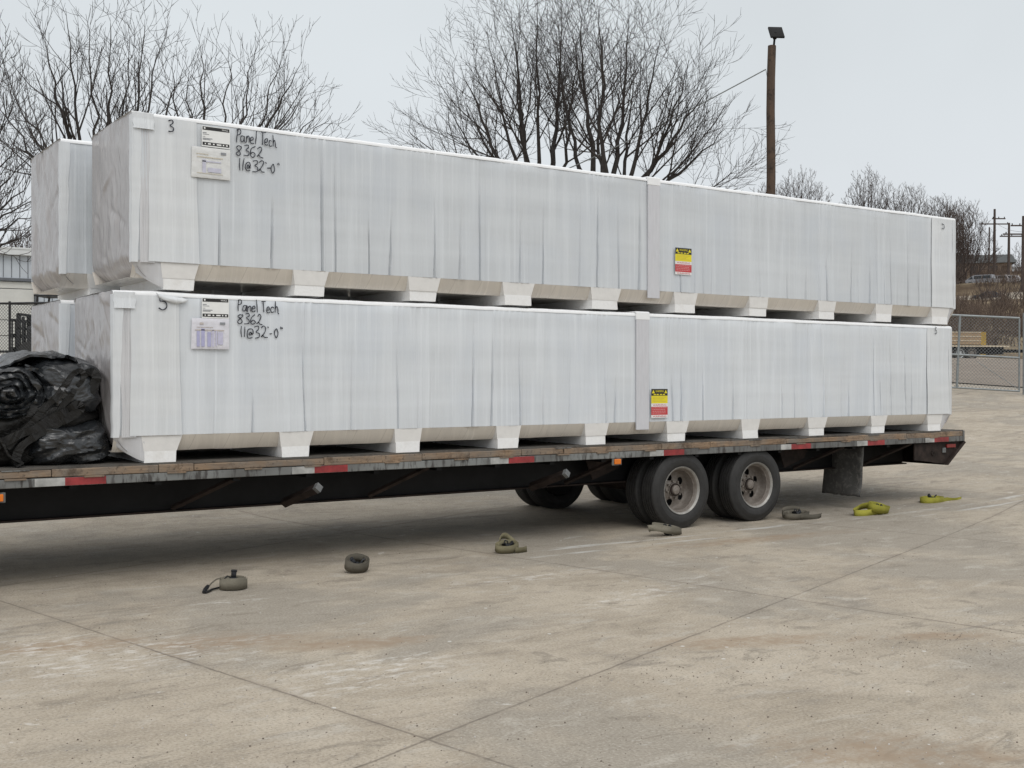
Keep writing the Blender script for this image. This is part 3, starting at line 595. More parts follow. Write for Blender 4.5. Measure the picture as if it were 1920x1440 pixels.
def bundle(X0, X1, yf, zb, H, W, feet, seed, film, label, flaps=(), near=True, strap=None):
    rr = random.Random(seed)
    th = thing('panel_bundle', label, 'panel bundle', (X0, yf, zb), 'film wrapped panel bundles on the trailer')
    zs0 = .2                                          # underside of the panels above the feet
    pleats = []; x = X0+.45
    while x < X1-.35:
        st = rr.random(); pleats.append((x, rr.choice((.3,.45,.6,.8)) if st < .8 else .98, rr.choice((.25,.4,.7,.9,1.3)), rr.uniform(.007, .014), rr.uniform(-.03, .03))); x += rr.choice((.12,.2,.26,.3,.42))
    ridges = [(fx+d, rr.uniform(.3, .9), rr.uniform(.004, .009)) for fx, _ in feet for d in (-.03,.02,.07,.13,.19,.25)]
    xs = set([X0, X1]); x = X0
    while x < X1: xs.add(round(x, 4)); x += .03
    for p in pleats:
        for d in (-2.2,-1,-.5,0,.5,1,2.2): xs.add(round(p[0]+d*p[3], 4))
    for r_ in ridges:
        for d in (-.008, 0, .008): xs.add(round(r_[0]+d, 4))
    xs = sorted(v for v in xs if X0 <= v <= X1)
    nz_ = 15; zl = [zs0+.0 + (H-.035-zs0)*k/(nz_-1) for k in range(nz_)]
    def dface(x, z):
        u = (z-zs0)/(H-zs0); d = .006*noise.noise(Vector((x*2.1+seed*7, z*.8, seed)))+.004*noise.noise(Vector((x*7+seed*3, z*.7, 2)))
        calm = near and X0+.4 < x < 1.4 and u > .42
        for p in pleats:
            xo = p[0]+p[4]*(u-.2)
            if not calm and abs(x-xo) < p[3]*2.3 and u < p[1]:
                q = abs(x-xo)/p[3]; k = (1-u/p[1])*p[2]
                d += min(1.0, k*1.5)*(.026*max(0, 1-q) - .004*max(0, 1-abs(q-1.4)))
        for r_ in ridges:
            if not calm and abs(x-r_[0]) < .012: d -= r_[2]*(1-abs(x-r_[0])/.012)*(.35+.65*abs(u-.3))
        for fx0, fx1 in feet:                        # film pulled outward over the feet
            c_ = (fx0+fx1)/2; hw = (fx1-fx0)/2+.05
            if abs(x-c_) < hw: d -= .012*max(0, 1-u*2.2)*(1-(abs(x-c_)/hw)**4)
        return d
    b = MB()
    def sec(x):
        pts = [(yf+dface(x, z), zb+z) for z in zl]
        wob = .004*noise.noise(Vector((x*3, seed, 1)))
        pts += [(yf+.004+wob, zb+H-.022)]
        return pts
    secs = [sec(x) for x in xs]; n = len(secs[0])
    b.grid(lambda i, j: (xs[i], *secs[i][j]), len(xs), n)
    b.grid(lambda i, j: (X0+(X1-X0)*i, yf+W, zb+zs0+(H-.022-zs0)*j), 2, 2)
    b.build('film_wrap', film, th, 50, fix=False)
    # bottom: board sloping in under the panels between the feet
    b = MB(); xk = sorted(set([X0+.0]+[f for ft in feet for f in ft]+[X0+(X1-X0)*k/120 for k in range(121)]))
    def bt(x):
        o = .003*noise.noise(Vector((x*5, seed, 9)))
        return [(yf+.001+dface(x, zs0)*.8, zb+zs0+.001), (yf+.035+o, zb+zs0-.075), (yf+.07+o, zb+.082+o), (yf+.14, zb+.088), (yf+W-.1, zb+.088), (yf+W, zb+zs0)]
    b.grid(lambda i, j: (xk[i], *bt(xk[i])[j]), len(xk), 6)
    b.build('bottom_sheet', M['skirt'], th, 50, fix=False)
    # top cap
    b = MB(); xc = [X0-.006+(X1-X0+.012)*k/180 for k in range(181)]
    def tc_(x):
        o = .006*noise.noise(Vector((x*1.7, seed, 4)))+.003*noise.noise(Vector((x*9, seed, 6)))
        return [(yf-.004, zb+H-.034+o*.6), (yf-.005, zb+H-.016+o), (yf+.012, zb+H-.002+o), (yf+.05, zb+H+.002+o), (yf+W*.5, zb+H+.004+.01*noise.noise(Vector((x*2,seed,8)))), (yf+W-.03, zb+H+o), (yf+W+.004, zb+H-.03)]
    b.grid(lambda i, j: (xc[i], *tc_(xc[i])[j]), len(xc), 7)
    b.build('top_cap', M['cap'], th, 60, fix=False)
    # ends: taut wrinkled film over a grey end board, gathered under at the bottom
    for Xe, s in ((X0, -1), (X1, 1)):
        er = random.Random(seed*5+int(Xe)); lines = []
        for _ in range(26):
            ang = er.choice((R(60), R(68), R(52), R(20), R(-25), R(75)))+er.uniform(-.15, .15); lines.append((er.random(), er.random(), math.cos(ang), math.sin(ang), er.uniform(.12, .4), er.uniform(.012, .03), er.uniform(-.014, .016)))
        def ef(i, j, Xe=Xe, s=s, lines=lines):
            u, v = i/56, j/64; yy = yf+.006+u*(W-.012); zz = zb+.10+v*(H-.10)
            nn = noise.noise(Vector((u*2.2+v*1.3+seed, v*1.1-u*.8, seed*2))); n2 = noise.noise(Vector((u*8+v*4, v*5, seed+3)))
            ed = min(u, 1-u)*8; ed = min(1, ed); low = max(0, .14-v)/.14
            rg = 0
            for lu, lv, lc, ls_, ll, lw, la in lines:
                du, dv_ = u-lu, (v-lv); al = du*lc+dv_*ls_; ac = -du*ls_+dv_*lc
                if abs(al) < ll and abs(ac) < lw*3: rg += la*math.exp(-(ac/lw)**2)*(1-(al/ll)**2)
            bx = s*(rg*ed+.012*nn*ed+.006*n2*ed - .10*low**2 + .012*max(0,.3-v)*abs(n2)*6*ed)
            return (Xe+bx, yy, zz-.03*low*math.sin(u*9+seed)*.5)
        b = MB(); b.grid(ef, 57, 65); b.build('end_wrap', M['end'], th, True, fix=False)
    for Xe, s in ((X0, 1), (X1, -1)):
        def cg(i, j):                                # foam corner strip under the film
            v = i/24; z = zb+.19+v*(H-.22); wob = .005*noise.noise(Vector((v*9, seed, Xe))); wd = .066-.03*(1-v)+.008*noise.noise(Vector((v*5, seed+4, Xe)))
            return [(Xe+s*.0-s*.010+wob, yf+.05, z), (Xe-s*.011+wob, yf-.004, z), (Xe-s*.002+wob, yf-.012, z), (Xe+s*wd+wob, yf-.010, z), (Xe+s*(wd+.004), yf+.008, z)][j]
        b = MB(); b.grid(cg, 25, 5); b.build('corner_strip', M['film_white'], th, 50)
    if near:
        def layer(nm, xa, xb, za, zt, off, mt, sd, flare=0.0):   # extra turn of film lying on the face
            def fn(i, j):
                u, v = i/26, j/20; x = xa+(xb-xa)*u; z = za+(zt-za)*v
                x += .010*noise.noise(Vector((v*3, sd, u))) + flare*(1-v)**2*(1 if u > .5 else -.6)
                rid = .005*abs(noise.noise(Vector((u*9+v*1.5, v*.5, sd))))+.004*noise.noise(Vector((u*20, v*.7, sd+3)))
                return (x, yf-off-rid-.012*max(0, 1-v*1.6), z)
            b = MB(); b.grid(fn, 27, 21); b.build(nm, mt, th, True, fix=False)
        f0, f9 = feet[0], feet[-1]
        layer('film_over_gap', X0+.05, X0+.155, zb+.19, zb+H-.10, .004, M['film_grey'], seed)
        layer('film_layer', X0+.12, f0[1]+.02, zb+.20, zb+H-.03, .008, M['film_white'], seed+1, .02)
        layer('film_layer', f9[0]-.02, X1-.06, zb+.20, zb+H-.03, .008, M['film_white'], seed+2, .01)
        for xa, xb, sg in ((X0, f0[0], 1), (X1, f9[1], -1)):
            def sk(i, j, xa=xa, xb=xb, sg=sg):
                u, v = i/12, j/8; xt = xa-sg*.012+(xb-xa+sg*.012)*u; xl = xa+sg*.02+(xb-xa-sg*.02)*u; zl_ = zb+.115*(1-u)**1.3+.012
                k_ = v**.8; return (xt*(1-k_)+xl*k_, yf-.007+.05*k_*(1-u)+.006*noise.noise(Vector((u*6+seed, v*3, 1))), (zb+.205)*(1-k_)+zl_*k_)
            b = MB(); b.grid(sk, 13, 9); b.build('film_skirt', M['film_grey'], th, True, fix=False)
        layer('top_tape', X0-.004, X0+.15, zb+H-.13, zb+H-.012, .0125, M['film_white'], seed+3)
    for fx0, fx1 in feet:
        b = MB(); wdt = fx1-fx0
        ja, jb, jy = rr.uniform(-.008,.008), rr.uniform(-.008,.008), rr.uniform(-.006,.005); b.prism([(fx0+ja, zb), (fx1+jb, zb), (fx1+rr.uniform(-.004,.006), zb+.07), (fx1, zb+.088), (fx0, zb+.088)], yf-.004+jy, yf+W-.004)
        ft = b.build('foot', M['foam'], th)
        b = MB(); fl = .02+.03*rr.random()           # film-covered flare above the bare foam
        b.add([(fx0-.004, yf-.0065, zb+.084), (fx1+.004, yf-.0065, zb+.084), (fx1+fl, yf-.010, zb+.2), (fx0-fl*.5, yf-.010, zb+.2), (fx0-.004, yf+.10, zb+.084), (fx1+.004, yf+.10, zb+.084), (fx1+fl, yf+.05, zb+.2), (fx0-fl*.5, yf+.05, zb+.2)],
              [(0,1,2,3), (1,5,6,2), (4,0,3,7), (0,4,5,1)])
        b.build('foot_film', M['foam_dull'], ft)
    if strap:
        sx0, sx1 = strap
        b = MB(); b.cbox((sx0, yf-.022, zb+.125), (sx1, yf-.004, zb+H-.07), .004)
        b.build('edge_board', M['strap_board'], th)
        b = MB(); b.cbox((sx0-.004, yf-.024, zb+H-.07), (sx1+.006, yf-.003, zb+H+.004), .005); b.cbox((sx0-.004, yf-.01, zb+H-.002), (sx1+.006, yf+W*.4, zb+H+.012), .004)
        b.build('edge_board_cap', M['cap'], th)
    return th

def shipping_label(th, x0, x1, z0, z1, y, px0, px1, pz0, pz1, kind):
    b = MB(); pl(b, x0, z0, x1, z1, y); lb = b.build('shipping_label', M['paper'], th)
    h = z1-z0; w_ = x1-x0; b = MB()
    pl(b, x0+.006, z1-.030, x1-.006, z1-.005, y-.001); pl(b, x0+.006, z0+.010, x1-.006, z0+.034, y-.001)
    b.build('label_bar', M['black'], lb)
    b = MB(); b2 = MB()
    b.lathe([(0,0),(.007,0)], 12, Matrix.Translation((x0+.022, y-.0016, z1-.0165)))
    f = font_mesh('WALL', x1-.04, z1-.023, .012, y-.0016, .052); b.add(f.v, f.f)
    for q, ww in ((.022,.008), (.045,.022), (.082,.012), (.11,.034), (.155,.01), (.178,.014)):
        pl(b, x0+q*w_/.21, z0+.017, x0+(q+ww)*w_/.21, z0+.027, y-.0016, .0005)
    b.build('label_mark', M['paper'], lb)
    for zz, ww, hh in ((.10,.03,.006), (.09,.05,.004), (.073,.02,.004), (.058,.075,.006), (.05,.06,.005)):
        pl(b2, x0+.007, z0+zz*h/.155, x0+.007+ww, z0+zz*h/.155+hh, y-.001)
    b2.build('label_print', M['print_grey'], lb)
    b = MB(); rr = random.Random(2 if kind else 5)
    def pf(i, j):
        u, v = i/12, j/14; return (px0+(px1-px0)*u - (.006*(1-v) if i == 0 else 0), y-.003-.0035*abs(noise.noise(Vector((u*4+kind*5, v*4, kind))))-(.004 if 0<i<12 and 0<j<14 else 0), pz0+(pz1-pz0)*v)
    b.grid(pf, 13, 15); t_ = NT('clear_pouch'); n1 = t_.noise(30, 4, .6)
    base = (.74,.745,.735) if not kind else (.74,.735,.79)
    t_.out(t_.ramp(n1, (.35, tuple(v*.9 for v in base)), (.65, base)), .2, 0, .6); t_.bump(n1, .35, .01)
    po = b.build('document_pouch', t_.m, th, True)
    def ink(nm, rects, c):
        b = MB()
        for a, d, e_, f_ in rects: pl(b, px0+(px1-px0)*a, pz0+(pz1-pz0)*d, px0+(px1-px0)*e_, pz0+(pz1-pz0)*f_, y-.0125, .0006)
        b.build(nm, plain(nm, c, .5, 0, .08, 30, 0), po)
    if kind:
        ink('delivery_note', [(.24,.08,.33,.66), (.12,.08,.2,.58), (.4,.08,.5,.55)], (.42,.42,.62)); ink('note_column', [(.53,.08,.58,.62), (.62,.10,.66,.6), (.68,.15,.82,.55)], (.55,.54,.68)); ink('note_line', [(.08,.6,.85,.635), (.12,.7,.55,.72), (.2,.8,.3,.86)], (.52,.47,.44))
    else:
        ink('delivery_note', [(.26,.16,.35,.6), (.26,.52,.75,.56), (.40,.2,.75,.34)], (.56,.56,.66)); ink('note_line', [(.12,.66,.8,.69), (.1,.76,.42,.78), (.12,.14,.8,.16)], (.60,.55,.45))
    b = MB(); pl(b, px0+(px1-px0)*.74, pz0+(pz1-pz0)*.80, px0+(px1-px0)*.88, pz0+(pz1-pz0)*.88, y-.0125); b.build('note_stamp', M['print_grey'], po)

def warning_label(th, x0, x1, z0, z1, y):
    h = z1-z0; w_ = x1-x0; cx = (x0+x1)/2
    b = MB(); pl(b, x0, z0, x1, z1, y); wl = b.build('warning_label', M['paper'], th)
    b = MB(); pl(b, x0, z1-.235*h, x1, z1, y-.001); b.build('black_panel', M['black'], wl)
    b = MB(); pl(b, x0, z1-.50*h, x1, z1-.235*h, y-.001); b.build('yellow_panel', M['yellow_p'], wl)
    b = MB(); pl(b, x0, z0+.10*h, x1, z0+.385*h, y-.001); b.build('red_panel', M['red_p'], wl)
    b = font_mesh('WARNING', cx, z1-.115*h, .075*h, y-.0016, .5*w_)
    for sx_ in (x0+.12*w_, x1-.12*w_): b.add([(sx_-.09*w_, y-.0016, z1-.15*h), (sx_+.09*w_, y-.0016, z1-.15*h), (sx_, y-.0016, z1-.03*h)], [(0,1,2)])
    for q in (-.3,-.12,.08,.26): pl(b, cx+q*w_-.06*w_, z1-.21*h, cx+q*w_+.07*w_, z1-.175*h, y-.0016, .0005)
    b.build('yellow_lettering', M['yellow_p'], wl)
    b = MB()
    for k in range(4): pl(b, x0+.08*w_, z1-(.29+.05*k)*h, x1-(.1+.12*(k%3))*w_, z1-(.275+.05*k)*h, y-.0016, .0005)
    b.build('yellow_small_print', M['yellow_txt'], wl)
    b = font_mesh('WARNING', cx, z0+.41*h, .065*h, y-.0012, .84*w_); f = font_mesh('WARNING', cx, z0+.02*h, .06*h, y-.0012, .84*w_); b.add(f.v, f.f); b.build('red_lettering', M['red_p'], wl)
    b = MB(); rr = random.Random(4)
    for k in range(4):
        q = .06
        while q < .86: ww = rr.uniform(.04, .13); pl(b, x0+q*w_, z0+(.335-.06*k)*h, x0+min(.94, q+ww)*w_, z0+(.358-.06*k)*h, y-.0016, .0005); q += ww+.025
    b.build('white_small_print', plain('pale_print', (.62,.32,.32), .5, 0, .05, 10, 0), wl)

ZL = ZD; ZU = 2.139
FL = [(.216,.451),(1.279,1.513),(2.289,2.518),(3.305,3.528),(4.294,4.53),(5.308,5.548),(6.336,6.563),(7.349,7.598),(8.40,8.626),(9.423,9.67)]
FU = [(.353,.584),(1.395,1.642),(2.424,2.683),(3.377,3.661),(4.368,4.67),(5.403,5.668),(6.442,6.694),(7.507,7.751),(8.469,8.735),(9.499,9.789)]
HL = 1.252; HU = 1.288; BW = 1.12
bl = bundle(0.0, 9.875, 0.0, ZL, HL, BW, FL, 1, M['film2'], 'lower front white film wrapped bundle resting on the trailer deck, marked 5', strap=(4.895, 5.055))
bu = bundle(.135, 9.945, 0.0, ZU, HU, BW, FU, 2, M['film'], 'upper front white film wrapped bundle, marked 3, stacked on the bundle marked 5', strap=(5.04, 5.19))
shift = lambda fs, d: [(a+d, c+d) for a, c in fs]
bundle(-.06, 9.80, 1.30, ZL, HL, BW, shift(FL, -.05), 3, M['film2'], 'lower rear white bundle with grey end showing behind the black tarps', near=False)
bundle(-.06, 9.74, 1.30, ZU, HU, BW, shift(FU, -.19), 4, M['film'], 'upper rear white bundle at the far left, sticking out behind the bundle marked 3', near=False)
YI = -.0125
for th_, tx, X_, Z_, s_, wd_, sd_ in ((bu,'Panel Tech',.905,3.285,.095,.335,1), (bu,'8362',.905,3.185,.082,.225,2), (bu,"11@32'-0\"",.93,3.075,.085,.33,3), (bl,'Panel Tech',.915,1.995,.085,.34,4), (bl,'8362',.915,1.90,.078,.21,5), (bl,"11@32'-0\"",.94,1.80,.085,.35,6)):
    b = MB(); write(b, tx, X_, Z_, s_, .0082, YI, sd_, wd_); b.build('handwriting', M['ink'], th_)
for th_, gl, X_, Z_, s_ in ((bu,'3',.385,3.30,.085), (bu,'5q',9.66,3.275,.07), (bl,'5q',.315,1.985,.085), (bl,'5',9.53,2.02,.075)):
    b = MB(); strokes_mesh(b, G[gl], X_, Z_, s_, .0095, YI-.008); b.build('marker_number', M['ink'], th_)
shipping_label(bu, .641, .861, 3.222, 3.376, -.016, .565, .861, 2.985, 3.215, 0)
shipping_label(bl, .641, .852, 1.937, 2.090, -.016, .564, .852, 1.705, 1.935, 1)
warning_label(bu, 5.390, 5.606, 2.512, 2.775, -.022); warning_label(bl, 5.082, 5.292, 1.106, 1.386, -.022)
# torn wrap flaps
b = MB()
def tf(i, j):
    u, v = i/14, j/5; return (.30+.24*u, -.014-.022*math.sin(v*2.6)*math.sin(u*3.14)**.6, ZL+HL-.012-.05*v*math.sin(u*3.14)**.5-.035*u+.008*noise.noise(Vector((u*7,v*3,1))))
b.grid(tf, 15, 6); b.build('torn_film', M['film_white'], bl, True, fix=False)

# ------------------------------------------------------------------ tarps on the deck
def extr(b, path, y0, y1, nyy, thick, seed, amp=.02, sag=0.0):
    """a thick sheet: XZ path extruded along Y, ruffled"""
    n = len(path); P = [Vector((p[0], 0, p[1])) for p in path]; nr = []
    for i in range(n):
        t_ = P[min(i+1, n-1)]-P[max(i-1, 0)]; t_.normalize(); nr.append(Vector((-t_.z, 0, t_.x)))
    def pt(i, j, side):
        yy = y0+(y1-y0)*j/nyy; q = P[i]+nr[i]*(thick/2*side); k = Vector((q.x*5, yy*4, q.z*5+seed))
        d = amp*noise.noise(k)+amp*.5*noise.noise(k*2.7)
        e_ = amp*1.2*noise.noise(Vector((i*.5, seed, 3))) if j == 0 else 0
        return (q.x+nr[i].x*d, yy+e_, q.z+nr[i].z*d - sag*(j/nyy))
    o = len(b.v); nn = nyy+1
    for s in (1, -1): b.grid(lambda i, j, s=s: pt(i, j, s), n, nn)
    k = n*nn
    for i in range(n-1): 
        b.f.append((o+i*nn, o+(i+1)*nn, o+k+(i+1)*nn, o+k+i*nn)); e2 = nyy; b.f.append((o+i*nn+e2, o+k+i*nn+e2, o+k+(i+1)*nn+e2, o+(i+1)*nn+e2))
    for j in range(nyy):
        b.f.append((o+j, o+k+j, o+k+j+1, o+j+1)); q = (n-1)*nn; b.f.append((o+q+j, o+q+j+1, o+k+q+j+1, o+k+q+j))
def smooth_path(pts, k=6):
    q = [Vector((p[0], p[1], 0)) for p in pts]; q = [q[0]*2-q[1]]+q+[q[-1]*2-q[-2]]; out = []
    for i in range(1, len(q)-2):
        for s in range(k):
            u = s/k; out.append(.5*((2*q[i])+(q[i+1]-q[i-1])*u+(2*q[i-1]-5*q[i]+4*q[i+1]-q[i+2])*u*u+(3*q[i]-q[i-1]-3*q[i+1]+q[i+2])*u**3))
    out.append(q[-2]); return [(p.x, p.y) for p in out]
def P2(px, py, Y=.12): p = onY(px, py, Y); return (p.x, p.z)
# rolled tarp: spiral end towards the camera
rt = thing('rolled_tarp', 'loosely rolled black vinyl tarp showing its spiral end, on top of the tarp pile', 'tarp', (-.66, .1, 1.2), 'black tarps on the trailer deck')
cx_, cz_ = P2(16, 738, .14)
def roll_pt(i, j):
    a = j/110*2*math.pi; nf = 46
    R0 = .205*(1+.10*noise.noise(Vector((math.cos(a)*1.3, math.sin(a)*1.3, 4))))
    if i <= nf:
        r_ = i/nf; ph = (r_*4.3 - a/(2*math.pi) + .35*noise.noise(Vector((math.cos(a)*r_*2.2, math.sin(a)*r_*2.2, 7)))) % 1.0
        fo = (1-ph)**.6 if ph > .12 else ph/.12; y = .085+.06*(1-fo)*min(1, r_*2.5)*(1-.4*r_) + .035*noise.noise(Vector((math.cos(a)*r_*4, math.sin(a)*r_*4, 2))) - .03*(1-r_)
        if r_ > .9: y += .05*((r_-.9)/.1)**2
        q = r_*R0
    else:
        u = (i-nf)/24; y = .14+1.1*u; q = R0*(1+.06*noise.noise(Vector((math.cos(a)*2, math.sin(a)*2, u*3))))
    return (cx_+q*1.14*math.cos(a), y, cz_+q*.92*math.sin(a))
b = MB(); b.grid(roll_pt, 71, 111); b.build('roll', M['tarp'], rt, True)
b = MB()
cover = smooth_path([P2(-190,820), P2(-170,750), P2(-90,712), P2(0,694), P2(60,672), P2(105,662), P2(140,672), P2(163,690), P2(178,705)])
extr(b, cover, .17, 1.25, 26, .02, 5, .045); b.build('outer_wrap', M['tarp'], rt, True)
b = MB()
extr(b, smooth_path([P2(40,690), P2(72,694), P2(92,715), P2(98,740), P2(88,762), P2(60,775), P2(20,782), P2(-40,780), P2(-120,770)]), .15, 1.2, 16, .022, 8, .02)
extr(b, smooth_path([P2(50,684), P2(84,692), P2(106,722), P2(92,764), P2(70,778)]), .17, 1.2, 16, .012, 9, .02)
b.build('wrap_layer', M['tarp'], rt, True)
# folded mesh tarp with the looped fold
ft = thing('folded_tarp', 'black fabric tarp with a thick looped fold hanging over the lower heap', 'tarp', (-.4, .1, 1.1), 'black tarps on the trailer deck')
b = MB(); extr(b, smooth_path([P2(15,842,.07), P2(50,800,.07), P2(85,766,.07), P2(115,735,.07), P2(135,706,.07), P2(150,697,.07), P2(155,708,.07), P2(140,733,.07), P2(112,768,.07), P2(80,792,.07)]), .07, 1.1, 18, .042, 12, .02)
extr(b, smooth_path([P2(80,772,.09), P2(120,742,.09), P2(150,712,.09), P2(165,699,.09), P2(178,706,.09), P2(170,730,.09), P2(150,757,.09), P2(120,786,.09), P2(70,815,.09)]), .09, 1.1, 18, .06, 13, .025)
b.build('looped_fold', M['fabric'], ft, True)
b = MB(); extr(b, smooth_path([P2(-10,838,.06), P2(25,822,.06), P2(70,800,.06), P2(110,778,.06), P2(140,758,.06), P2(150,762,.06), P2(148,772,.06), P2(115,793,.06), P2(70,818,.06), P2(40,838,.06), P2(30,860,.06), P2(38,874,.06)]), .06, 1.1, 18, .055, 15, .022)
b.build('edge_fold', M['fabric'], ft, True)
def heap(b, c, r, seed, amp, pw=2.6, nu=60, nv=36, ang=25.0):
    ca, sa = math.cos(R(ang)), math.sin(R(ang))
    def fn(i, j):
        u = 2*math.pi*i/(nu-1); v = -math.pi/2+math.pi*j/(nv-1); e_ = 2/pw
        sg = lambda x, e_: math.copysign(abs(x)**e_, x)
        p = Vector((sg(math.cos(v), e_)*sg(math.cos(u), e_), sg(math.cos(v), e_)*sg(math.sin(u), e_), sg(math.sin(v), e_)))
        q = Vector((p.x*r[0], p.y*r[1], p.z*r[2])); al = q.x*ca+q.z*sa; pe = -q.x*sa+q.z*ca
        wv_ = .5*noise.noise(Vector((al*3, pe*3+seed, q.y*2))); n1 = noise.noise(Vector((al*2.2+seed, pe*13+wv_*2.0, q.y*1.3))); n2 = noise.noise(Vector((al*5, pe*26+seed+wv_*3, q.y*2.5))); n0 = noise.noise(Vector((q.x*3+seed, q.y*2, q.z*3)))
        d = amp*(.9*n0 + 1.0*(.3-abs(n1))*1.6 + .35*(.25-abs(n2)))*.32
        nn = Vector((p.x, p.y, p.z)).normalized(); q = Vector(c)+q+nn*d; q.z = max(q.z, ZD+.003); return tuple(q)
    b.grid(fn, nu, nv)
ht = thing('tarp_heap', 'crumpled heap of black tarp lying flat on the wooden deck by the lower bundle', 'tarp', (-.3, .1, ZD), 'black tarps on the trailer deck')
c1 = P2(112, 724, .4)
b = MB(); heap(b, (-.27, .58, ZD+.15), (.285, .53, .18), 3, .17, 3.4, 130, 80, 24.0); b.build('crumpled_body', M['tarp'], ht, True)
b = MB(); heap(b, (-.68, .62, ZD+.20), (.38, .52, .23), 7, .13, 2.8, 90, 50); b.build('crumpled_body', M['fabric'], ht, True)
b = MB(); heap(b, (c1[0]-.0, .74, c1[1]-.02), (.275, .66, .235), 5, .12, 3.4, 110, 70, -20.0); b.build('crumpled_body', M['tarp'], rt, True)
b = MB(); heap(b, (c1[0]-.10, .68, c1[1]-.20), (.36, .60, .17), 9, .12, 2.6, 100, 60, 42.0); b.build('crumpled_body', M['fabric'], ft, True)
b = MB(); extr(b, smooth_path([P2(-40,690,.03), P2(-20,760,.03), P2(3,830,.03), P2(18,858,.03), P2(45,868,.03), P2(30,874,.03)]), .02, .6, 10, .014, 31, .015); b.build('hanging_edge', M['fabric'], ht, True)

# ------------------------------------------------------------------ straps on the ground
def coil(name_lbl, px, py, mat, turns, r0, r1, hgt, sq=1.0, tilt=(0,0,0), tails=None, hook='top', rz=0, seed=0, lift=0):
    p = onZ(px, py); p.z = 0
    th = thing('winch_strap', name_lbl, 'strap', p, 'winch straps laid on the concrete beside the trailer')
    Rm = Matrix.Translation(p) @ Matrix.Rotation(rz, 4, 'Z') @ Matrix.Rotation(tilt[0], 4, 'X') @ Matrix.Rotation(tilt[1], 4, 'Y')
    n = int(turns*30); b = MB(); V = []
    for k in range(n):
        a = k/30*2*math.pi; r_ = r0+(r1-r0)*k/n + .004*noise.noise(Vector((a*.8, seed, 0)))
        x, y = r_*math.cos(a), r_*math.sin(a)*sq; lo = .004+lift*abs(math.sin(a*.5)); hi = lo+hgt*(1+.05*noise.noise(Vector((a*.4, seed, 5)))+.16*noise.noise(Vector((int(k/30)*3.3, seed, 8))))
        V.append((Vector((x, y, lo)), Vector((x, y, hi))))
    def rib(V, b):
        vs = [q for ab in V for q in ab]; b.add([Rm @ q for q in vs], [(2*i, 2*i+2, 2*i+3, 2*i+1) for i in range(len(V)-1)])
    rib(V, b)
    zmin = min(q[2] for q in b.v); b.v = [(q[0], q[1], q[2]-min(0, zmin)+.002) for q in b.v]
    o = b.build('webbing', mat, th, 60); s = o.modifiers.new('solid', 'SOLIDIFY'); s.thickness = .0035; s.offset = 0
    for tl in (tails or []):
        b = MB(); Vt = []; q0 = [Vector(q) for q in tl]; e_ = [q0[0]*2-q0[1]]+q0+[q0[-1]*2-q0[-2]]; pts = []
        for i in range(1, len(e_)-2):
            for k in range(5):
                u = k/5; pts.append(.5*((2*e_[i])+(e_[i+1]-e_[i-1])*u+(2*e_[i-1]-5*e_[i]+4*e_[i+1]-e_[i+2])*u*u+(3*e_[i]-e_[i-1]-3*e_[i+1]+e_[i+2])*u**3))
        pts.append(q0[-1]); hw_ = hgt*.44
        for i, q in enumerate(pts):
            t_ = pts[min(i+1, len(pts)-1)]-pts[max(i-1, 0)]; t_.normalize(); la = R(18)*math.sin(i*.35+seed); sdv = Vector((-t_.y, t_.x, 0)); upv = Vector((0,0,1))*math.cos(la)+sdv*math.sin(la)
            zc = max(q.z, hw_*math.cos(la)*.98); Vt.append((p+Vector((q.x, q.y, zc))-upv*hw_, p+Vector((q.x, q.y, zc))+upv*hw_))
        b.add([q for ab in Vt for q in ab], [(2*i, 2*i+2, 2*i+3, 2*i+1) for i in range(len(Vt)-1)])
        b.v = [(q[0], q[1], max(.002, q[2])) for q in b.v]
        o = b.build('tail', mat, th, 60); s = o.modifiers.new('solid', 'SOLIDIFY'); s.thickness = .0035; s.offset = 0
    if hook:
        b = MB(); base = Rm @ Vector((0, 0, hgt*.55+.01)) if hook != 'end' else p
        d = {'top': Vector((.12,.05,1)), 'lean': Vector((-.62,.1,.75)), 'flat': Vector((.85,.1,.45)), 'end': Vector((-.9,-.25,-.05))}[hook].normalized()
        sd_ = (d.cross(Vector((0,-1,.15)))).normalized(); fd = d.cross(sd_)
        Mk = Matrix((( sd_.x, fd.x, d.x, base.x), (sd_.y, fd.y, d.y, base.y), (sd_.z, fd.z, d.z, base.z), (0,0,0,1)))
        b.cbox((-.048,-.03,-.012), (.048,.03,.004), .004, Mk); b.cbox((-.026,-.02,.004), (.026,.02,.03), .006, Mk)
        b.cbox((-.016,-.014,.028), (.016,.014,.066), .005, Mk); b.cbox((-.021,-.011,.064), (.021,.011,.084), .006, Mk)
        b.tube([Mk @ Vector(v_) for v_ in ((-.05,0,.0), (-.062,0,.02), (-.045,0,.038), (-.02,0,.03))], .006, 6); b.tube([Mk @ Vector(v_) for v_ in ((.03,-.02,.0), (.058,-.03,.012), (.075,-.03,.004))], .008, 6)
        b.v = [(q[0], q[1], max(.001, q[2])) for q in b.v]
        b.build('hook', M['hook'], th, 40)
    return th
s1 = coil('neat grey coiled strap with black hook on top, loose hook end to its left', 437, 1104, M['web_grey'], 6, .045, .098, .075, .95, hook='top', seed=1)
p = s1.location; b = MB()
q = [Vector((-.06,.07,.075)), Vector((-.10,.06,.07)), Vector((-.14,.04,.052)), Vector((-.18,.0,.035)), Vector((-.225,-.05,.02))]
b.add([p+v_+Vector((.005,.018,0))*s for v_ in q for s in (-1, 1)], [(2*i, 2*i+2, 2*i+3, 2*i+1) for i in range(4)]); o = b.build('tail', M['web_dark'], s1); s = o.modifiers.new('solid', 'SOLIDIFY'); s.thickness = .004
